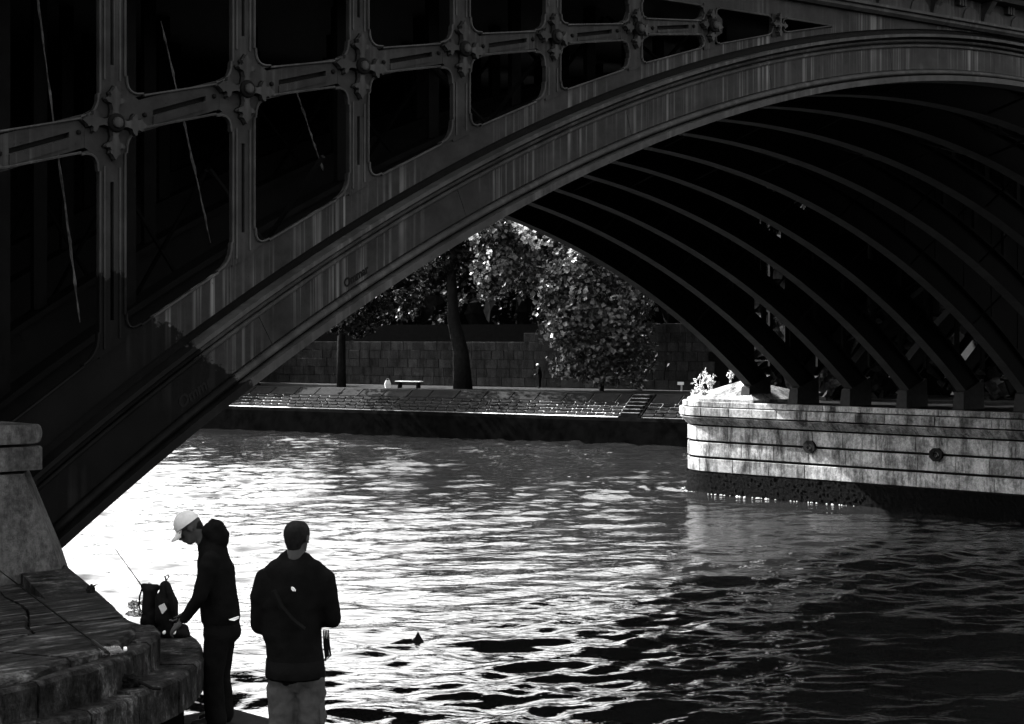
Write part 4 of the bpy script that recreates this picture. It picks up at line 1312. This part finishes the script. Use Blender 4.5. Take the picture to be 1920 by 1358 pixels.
glasses = MB(); glasses.tube([P1(.09, -.05, .012), P1(.085, -.075, .012), P1(0, -.088, .01)], .004, 5); glasses.build('glasses', M['shoe'], man1)
mb = MB(); mb.add([q1(440, 1151, -.185), q1(456, 1147, -.13), q1(455, 1151, -.12), q1(448, 1154, -.16), q1(441, 1152, -.185)], [(0, 1, 2, 3, 4)])
me = mb.mesh('shirt_tail', M['white']); so = link('shirt_tail', me, man1); sm = so.modifiers.new('t', 'SOLIDIFY'); sm.thickness = .012

# ---- second man seen from behind
M2 = Vector(((553 - 960) / 3120 * 12.0, 12.0, 3.62))
man2 = empty('person', M2)
tag(man2, 'man seen from behind in a dark fleece and grey trousers watching the river', 'person')
X2 = lambda u, v_: ((u - 553) / 260.0, (1449 - v_) / 260.0)
def q2(u, v_, y_=0.0): a, b_ = X2(u, v_); return (a, y_, b_)
hc2, P2 = head_caps(q2(558, 1008, .02), (.35, .93, -.05), 1.0)
body2 = hc2 + [(q2(558, 1045), q2(556, 1062), .066, .075), (q2(552, 1085), q2(550, 1170), .13, .14, ((1, 0, 0), 1.35)), (q2(550, 1170), q2(553, 1230), .14, .14, ((1, 0, 0), 1.2)),
               (q2(500, 1090), q2(488, 1165, .02), .052, .045), (q2(488, 1165, .02), q2(520, 1190, .26), .042, .03), (q2(606, 1090), q2(622, 1158, .02), .052, .045), (q2(622, 1158, .02), q2(590, 1175, .27), .042, .03),
               (q2(527, 1240), q2(524, 1330, .01), .09, .062), (q2(524, 1330, .01), q2(523, 1432), .058, .04), (q2(580, 1240), q2(584, 1330, .01), .09, .062), (q2(584, 1330, .01), q2(586, 1432), .058, .04),
               (q2(523, 1435), q2(518, 1441, .15), .04, .032), (q2(586, 1435), q2(592, 1441, .15), .04, .032)] + hand(q2(524, 1190, .28), (.6, .5, .1), (0, .3, 1), 1.0, .5) + hand(q2(588, 1174, .29), (-.6, .5, .1), (0, .3, 1), 1.0, .5)
fleshed('body', body2, M['skin'], man2, .010, 3)
hr = [(P2(-.03, 0, .028), P2(.02, 0, .035), .099, .084, (P2(0, 1, 0) - P2(0, 0, 0), .90)), (P2(-.06, 0, -.02), P2(-.055, 0, -.06), .062, .05, (P2(0, 1, 0) - P2(0, 0, 0), 1.15))]
fleshed('hair', hr, M['hair'], man2, .011, 3, .006)
jk2 = [(q2(549, 1080), q2(549, 1125), .155, .175, ((1, 0, 0), 1.42)), (q2(549, 1125), q2(548, 1185), .175, .178, ((1, 0, 0), 1.22)), (q2(549, 1185), q2(554, 1240), .178, .178, ((1, 0, 0), 1.16)), (q2(554, 1238), q2(554, 1248), .185, .180, ((1, 0, 0), 1.12)),
       (q2(520, 1070), q2(505, 1085), .08, .085), (q2(588, 1070), q2(604, 1085), .08, .085), (q2(538, 1052), q2(574, 1060), .072, .072), (q2(545, 1050, .0), q2(568, 1054, 0), .080, .078),
       (q2(500, 1088), q2(490, 1120), .09, .085), (q2(490, 1120), q2(487, 1172, .02), .082, .07), (q2(487, 1172, .02), q2(516, 1192, .24), .068, .05), (q2(606, 1088), q2(614, 1120), .09, .082), (q2(614, 1120), q2(623, 1160, .02), .078, .066), (q2(623, 1162, .02), q2(594, 1176, .25), .064, .048)]
fleshed('fleece_jacket', jk2, M['jacket2'], man2, .013, 5, .012)
hem = MB(); ring_ = []
for z_, sx, sy in ((1235, .208, .185), (1266, .215, .190), (1270, .21, .185), (1262, .19, .165)):
    ring_.append((q2(554, z_)[2], [(q2(554, 0)[0] + sx * math.cos(2 * math.pi * k / 28) * (1 + .03 * math.sin(5 * k)), sy * math.sin(2 * math.pi * k / 28)) for k in range(28)]))
loft('hem', ring_, M['jacket2'], man2, True)
tr2 = [(q2(553, 1240), q2(555, 1262), .150, .155, ((1, 0, 0), 1.2)), (q2(531, 1266), q2(529, 1345, .01), .112, .108), (q2(529, 1345, .01), q2(525, 1436), .106, .085), (q2(582, 1266), q2(583, 1345, .01), .112, .108), (q2(583, 1345, .01), q2(587, 1436), .106, .085)]
fleshed('trousers', tr2, M['khaki'], man2, .012, 3, .05)
mb = MB(); capsule(mb, q2(603, 1325, -.02), q2(604, 1352, -.02), .055, .055, ((1, 0, 0), .35)); mb.build('cargo_pocket', M['khaki'], man2, smooth=True)
for u_ in (523, 588):
    fleshed('shoe', [(q2(u_, 1438, -.03), q2(u_, 1439, .08), .05, .047), (q2(u_, 1440, .08), q2(u_ + 2, 1441, .18), .047, .038)], M['shoe'], man2, .012, 3)
mb = MB(); mb.tube([q2(522, 1098, -.235), q2(536, 1128, -.236), q2(556, 1152, -.232), q2(578, 1170, -.222)], [.02, .022, .02, .018], 6)
so = mb.build('shoulder_strap', M['nylon'], man2)
mb = MB()
for k in range(3):
    r0_, r1_ = .010 + .008 * k, .014 + .008 * k
    n = 7; vs_ = []
    for j in range(n):
        a = math.pi / 2 * j / (n - 1)
        for r_ in (r0_, r1_): vs_.append((q2(554, 1095)[0] + .005 + r_ * math.sin(a) * 1.0, -.268, q2(0, 1095)[2] - .012 + r_ * math.cos(a)))
    mb.add(vs_, [(2 * j, 2 * j + 1, 2 * j + 3, 2 * j + 2) for j in range(n - 1)])
me = mb.mesh('chest_logo', M['white']); so = link('back_logo', me, man2); sm = so.modifiers.new('t', 'SOLIDIFY'); sm.thickness = .012
for k in range(4):
    mb = MB(); x0 = .20 + .012 * k
    mb.tube([(x0, .05, 1.02), (x0 + .006, .04, .92), (x0 + jit(.02), .03, .84), (x0 + jit(.04) + .01, .03, .80)], [.005, .007, .008, .004], 5); mb.build('hanging_cord', M['nylon'], man2)

# ---- distant angler
p = at(1011, 727, 118.5)
man3 = empty('person', (p.x, p.y, 3.06))
tag(man3, 'distant dark-clothed person leaning forward on the far quay', 'person')
c3, P3 = head_caps((-.10, 0, 1.60), (-.9, -.2, -.3), 1.0)
fleshed('body', c3 + [((-.07, 0, 1.47), (-.04, 0, 1.40), .06, .07), ((-.02, 0, 1.30), (.03, 0, .95), .15, .14, ((0, 1, 0), 1.25)), ((.02, -.09, .92), (0, -.1, .48), .09, .065), ((0, -.1, .48), (.02, -.1, .06), .06, .045), ((.03, .09, .92), (.05, .1, .48), .09, .065), ((.05, .1, .48), (.06, .1, .06), .06, .045),
                     ((.02, -.1, .05), (-.16, -.1, .04), .045, .035), ((.06, .1, .05), (-.12, .1, .04), .045, .035), ((-.03, -.2, 1.35), (-.06, -.22, 1.08), .05, .042), ((-.06, -.22, 1.08), (-.27, -.15, .95), .04, .03), ((-.03, .2, 1.35), (-.06, .2, 1.08), .05, .042), ((-.06, .2, 1.08), (-.27, .1, .95), .04, .03)]
        + hand((-.27, -.15, .95), (-.9, .2, -.2), (0, .6, .8)) + hand((-.27, .1, .95), (-.9, -.2, -.2), (0, -.6, .8)), M['skin'], man3, .013, 3)
fleshed('coat', [((-.03, 0, 1.36), (.02, 0, 1.1), .16, .17, ((0, 1, 0), 1.35)), ((.02, 0, 1.1), (.03, 0, .80), .17, .165, ((0, 1, 0), 1.15)), ((-.03, -.21, 1.36), (-.06, -.23, 1.08), .072, .06), ((-.06, -.23, 1.08), (-.24, -.16, .96), .058, .042), ((-.03, .21, 1.36), (-.06, .21, 1.08), .072, .06), ((-.06, .21, 1.08), (-.24, .11, .96), .058, .042)], M['jacket'], man3, .016, 4)
fleshed('trousers', [((.02, -.09, .88), (0, -.1, .48), .11, .085), ((0, -.1, .48), (.02, -.1, .10), .08, .07), ((.03, .09, .88), (.05, .1, .48), .11, .085), ((.05, .1, .48), (.06, .1, .10), .08, .07)], M['jeans'], man3, .016, 4)
fleshed('hat', [(P3(-.01, 0, .05), P3(.02, 0, .05), .10, .092)], M['white'], man3, .016, 3)
rod3 = empty('fishing_rod', (p.x, p.y, 3.06)); tag(rod3, 'thin fishing rod held by the distant person on the far quay', 'fishing rod')
mb = MB(); mb.tube([(-.20, -.03, .98), (-.75, -.3, .78), (-1.3, -.6, .62)], [.014, .009, .004], 6); mb.build('blank', M['rod'], rod3)
mb = MB(); mb.tube([(-.16, -.02, 1.0), (-.30, -.08, .945)], .02, 6); mb.build('grip', M['shoe'], rod3)

# ------------------------------------------------------------------ tackle on the platform
def sti(u, v_, z):
    D = (CAMZ - z) * 3120 / (v_ - 630); return Vector(((u - 960) / 3120 * D, D, z))
# backpack
b0 = sti(318, 1196, 4.20); bp = empty('backpack', b0)
tag(bp, 'black backpack with a pale square patch standing on the lower step', 'backpack')
B = lambda u, v_, y_=0.0: ((u - 318) / 222.0, y_, (1196 - v_) / 222.0)
fleshed('body', [(B(318, 1180), B(314, 1130), .085, .085, ((0, 1, 0), 1.5)), (B(314, 1130), B(310, 1098), .085, .045, ((0, 1, 0), 1.5)), (B(304, 1160), B(302, 1120), .06, .05, ((0, 1, 0), 1.6)), (B(300, 1185), B(345, 1188), .045, .05, ((0, 1, 0), 1.8)), (B(345, 1180), B(352, 1190), .05, .03)], M['nylon'], bp, .012, 3, .02)
mb = MB(); mb.tube([B(313, 1090, -.04), B(322, 1110, -.09), B(329, 1140, -.11), B(333, 1172, -.08)], [.016, .022, .022, .018], 6); mb.build('shoulder_strap', M['nylon'], bp)
mb = MB(); mb.tube([B(312, 1090), B(309, 1080), B(315, 1077), B(317, 1081), B(313, 1086)], .008, 6); mb.build('haul_loop', M['nylon'], bp)
mb = MB(); q = [B(304, 1131, -.152), B(314, 1126, -.150), B(319, 1137, -.148), B(311, 1146, -.150)]
mb.add(q + [(x, y_ + .03, z) for x, y_, z in q], [(0, 1, 2, 3), (4, 7, 6, 5), (0, 4, 5, 1), (1, 5, 6, 2), (2, 6, 7, 3), (3, 7, 4, 0)]); mb.build('patch', M['patch'], bp)
for u_ in (313, 332):
    mb = MB(); capsule(mb, B(u_, 1182, -.12), B(u_ + 1, 1180, -.12), .014, .012); mb.build('buckle', M['white'], bp)
# small dark tackle bag
b1 = sti(280, 1193, 4.20); tb = empty('tackle_bag', b1)
tag(tb, 'small dark tackle bag behind the backpack on the upper step', 'bag')
B = lambda u, v_, y_=0.0: ((u - 280) / 219.0, y_, (1193 - v_) / 219.0)
fleshed('body', [(B(282, 1140), B(281, 1110), .075, .06, ((0, 1, 0), 1.4)), (B(270, 1100), B(294, 1102), .03, .03), (B(284, 1165), B(286, 1150), .08, .075, ((0, 1, 0), 1.4)), (B(276, 1150), B(276, 1168), .05, .06), (B(282, 1165), B(282, 1180), .09, .06, ((0, 1, 0), 1.3))], M['nylon'], tb, .012, 3, .02)
mb = MB(); mb.tube([B(266, 1105), B(262, 1118), B(261, 1135), B(264, 1150)], .008, 5); mb.build('cord', M['nylon'], tb)
mb = MB(); mb.tube([B(270, 1099), B(280, 1093), B(292, 1098), B(297, 1106)], .007, 5); mb.build('handle', M['patch'], tb)
# crumpled clear plastic bag
def crumple(name, parent, pts, mat, seed):
    r = random.Random(seed); bm = bmesh.new(); bmesh.ops.create_icosphere(bm, subdivisions=3, radius=1)
    mb = MB()
    vs_ = []
    for v_ in bm.verts:
        k_ = 1 + r.uniform(-.28, .28); n_ = v_.co * k_
        vs_.append((pts[0][0] + n_.x * pts[1][0], pts[0][1] + n_.y * pts[1][1], max(pts[0][2] + n_.z * pts[1][2], .004)))
    mb.add(vs_, [tuple(x.index for x in f.verts) for f in bm.faces]); bm.free()
    return mb.build(name, mat, parent)
b2 = sti(262, 1157, 4.36); pb = empty('plastic_bag', b2)
tag(pb, 'crumpled clear plastic bag beside the tackle bag', 'plastic bag')
crumple('film', pb, ((-.01, 0, .03), (.10, .07, .028)), M['plastic'], 3)
crumple('crumpled_neck', pb, ((-.05, 0, .10), (.045, .04, .04)), M['plastic'], 4)
crumple('crumpled_end', pb, ((.05, .0, .12), (.045, .035, .022)), M['plastic'], 5)
# clear bottle lying at the apron edge
b3 = sti(204, 1229, 4.44); bt = empty('plastic_bottle', b3, .55)
tag(bt, 'clear plastic bottle lying at the edge of the apron', 'bottle')
mb = MB(); mb.tube([(-.10, 0, .035), (-.09, 0, .035), (-.03, 0, .035), (0, 0, .031), (.04, 0, .035), (.07, 0, .03), (.10, 0, .014), (.115, 0, .013)], [.025, .034, .035, .030, .035, .03, .013, .013], 12); mb.build('body', M['plastic'], bt, smooth=True)
mb = MB(); mb.tube([(.114, 0, .035), (.132, 0, .035)], .016, 10); mb.build('screw_cap', M['white'], bt)
# dark reel pouch on the lower step
b4 = sti(241, 1291, 4.20); pc = empty('reel_pouch', b4, .3)
tag(pc, 'dark reel pouch with a trailing strap on the lowest step', 'pouch')
crumple('body', pc, ((0, 0, .05), (.075, .06, .055)), M['nylon'], 8)
mb = MB(); mb.tube([(.05, -.02, .06), (.12, -.06, .03), (.17, -.12, .012), (.22, -.14, .012)], .012, 6); mb.build('strap', M['nylon'], pc)
# fishing rods
r1 = empty('fishing_rod', (0, 0, 0)); tag(r1, 'dark fishing rod lying across the sloping apron', 'fishing rod')
pA = sti(205, 1226, 4.56); pB = sti(62, 1118, 4.43); pC = sti(-40, 1040, 4.55)
r1.location = pA
mb = MB(); mb.tube([(0, 0, 0), (pB - pA), (pC - pA)], [.008, .007, .004], 6); mb.build('blank', M['rod'], r1)
mb = MB(); mb.tube([(pB - pA) * .02, (pB - pA) * .18], .013, 8); mb.build('grip', M['shoe'], r1)
r2 = empty('fishing_rod', b1); tag(r2, 'thin fishing rod standing up out of the tackle bag', 'fishing rod')
pD = at(215, 1028, b1.y); pE = at(266, 1099, b1.y); pF = at(276, 1130, b1.y)
mb = MB(); mb.tube([pD - b1, (pD + pE) / 2 - b1, pE - b1, pF - b1], [.0025, .004, .006, .007], 6); mb.build('blank', M['rod'], r2)
mb = MB(); mb.tube([pE - b1, pF - b1], .011, 8); mb.build('grip', M['shoe'], r2)
# small dark bird-sized lump on the platform rim
b5 = sti(170, 1113, 4.20); wt = empty('weed_tuft', b5)
tag(wt, 'tiny dark tuft on the rim of the platform against the water', 'tuft')
crumple('clump', wt, ((0, 0, .04), (.04, .03, .05)), M['hair'], 9)
mb = MB(); mb.tube([(.01, 0, .06), (.05, 0, .085), (.075, 0, .09)], [.012, .008, .002], 5); mb.build('blade', M['hair'], wt)

# drifting lump in the river
b6 = sti(782, 1206, .0); dr = empty('driftwood', b6)
tag(dr, 'dark pointed lump of driftwood floating in the bright water', 'driftwood')
mb = MB()
mb.add([(.24, 0, -.1), (.12, -.12, -.1), (-.1, -.14, -.1), (-.30, 0, -.1), (-.1, .14, -.1), (.12, .12, -.1), (.02, 0, .26), (.10, -.05, .12), (-.06, -.06, .10), (-.05, .06, .12), (.10, .06, .1)],
       [(0, 1, 7), (1, 2, 8, 7), (2, 3, 8), (3, 4, 9, 8), (4, 5, 10, 9), (5, 0, 10), (0, 7, 10), (7, 8, 6), (8, 9, 6), (9, 10, 6), (10, 7, 6), (5, 4, 3, 2, 1, 0)])
mb.build('stump', M['drift'], dr)
mb = MB(); mb.tube([(-.12, 0, .03), (-.3, .02, .04), (-.46, .03, .0), (-.6, .04, -.03)], [.075, .05, .03, .01], 7); mb.build('branch', M['drift'], dr)
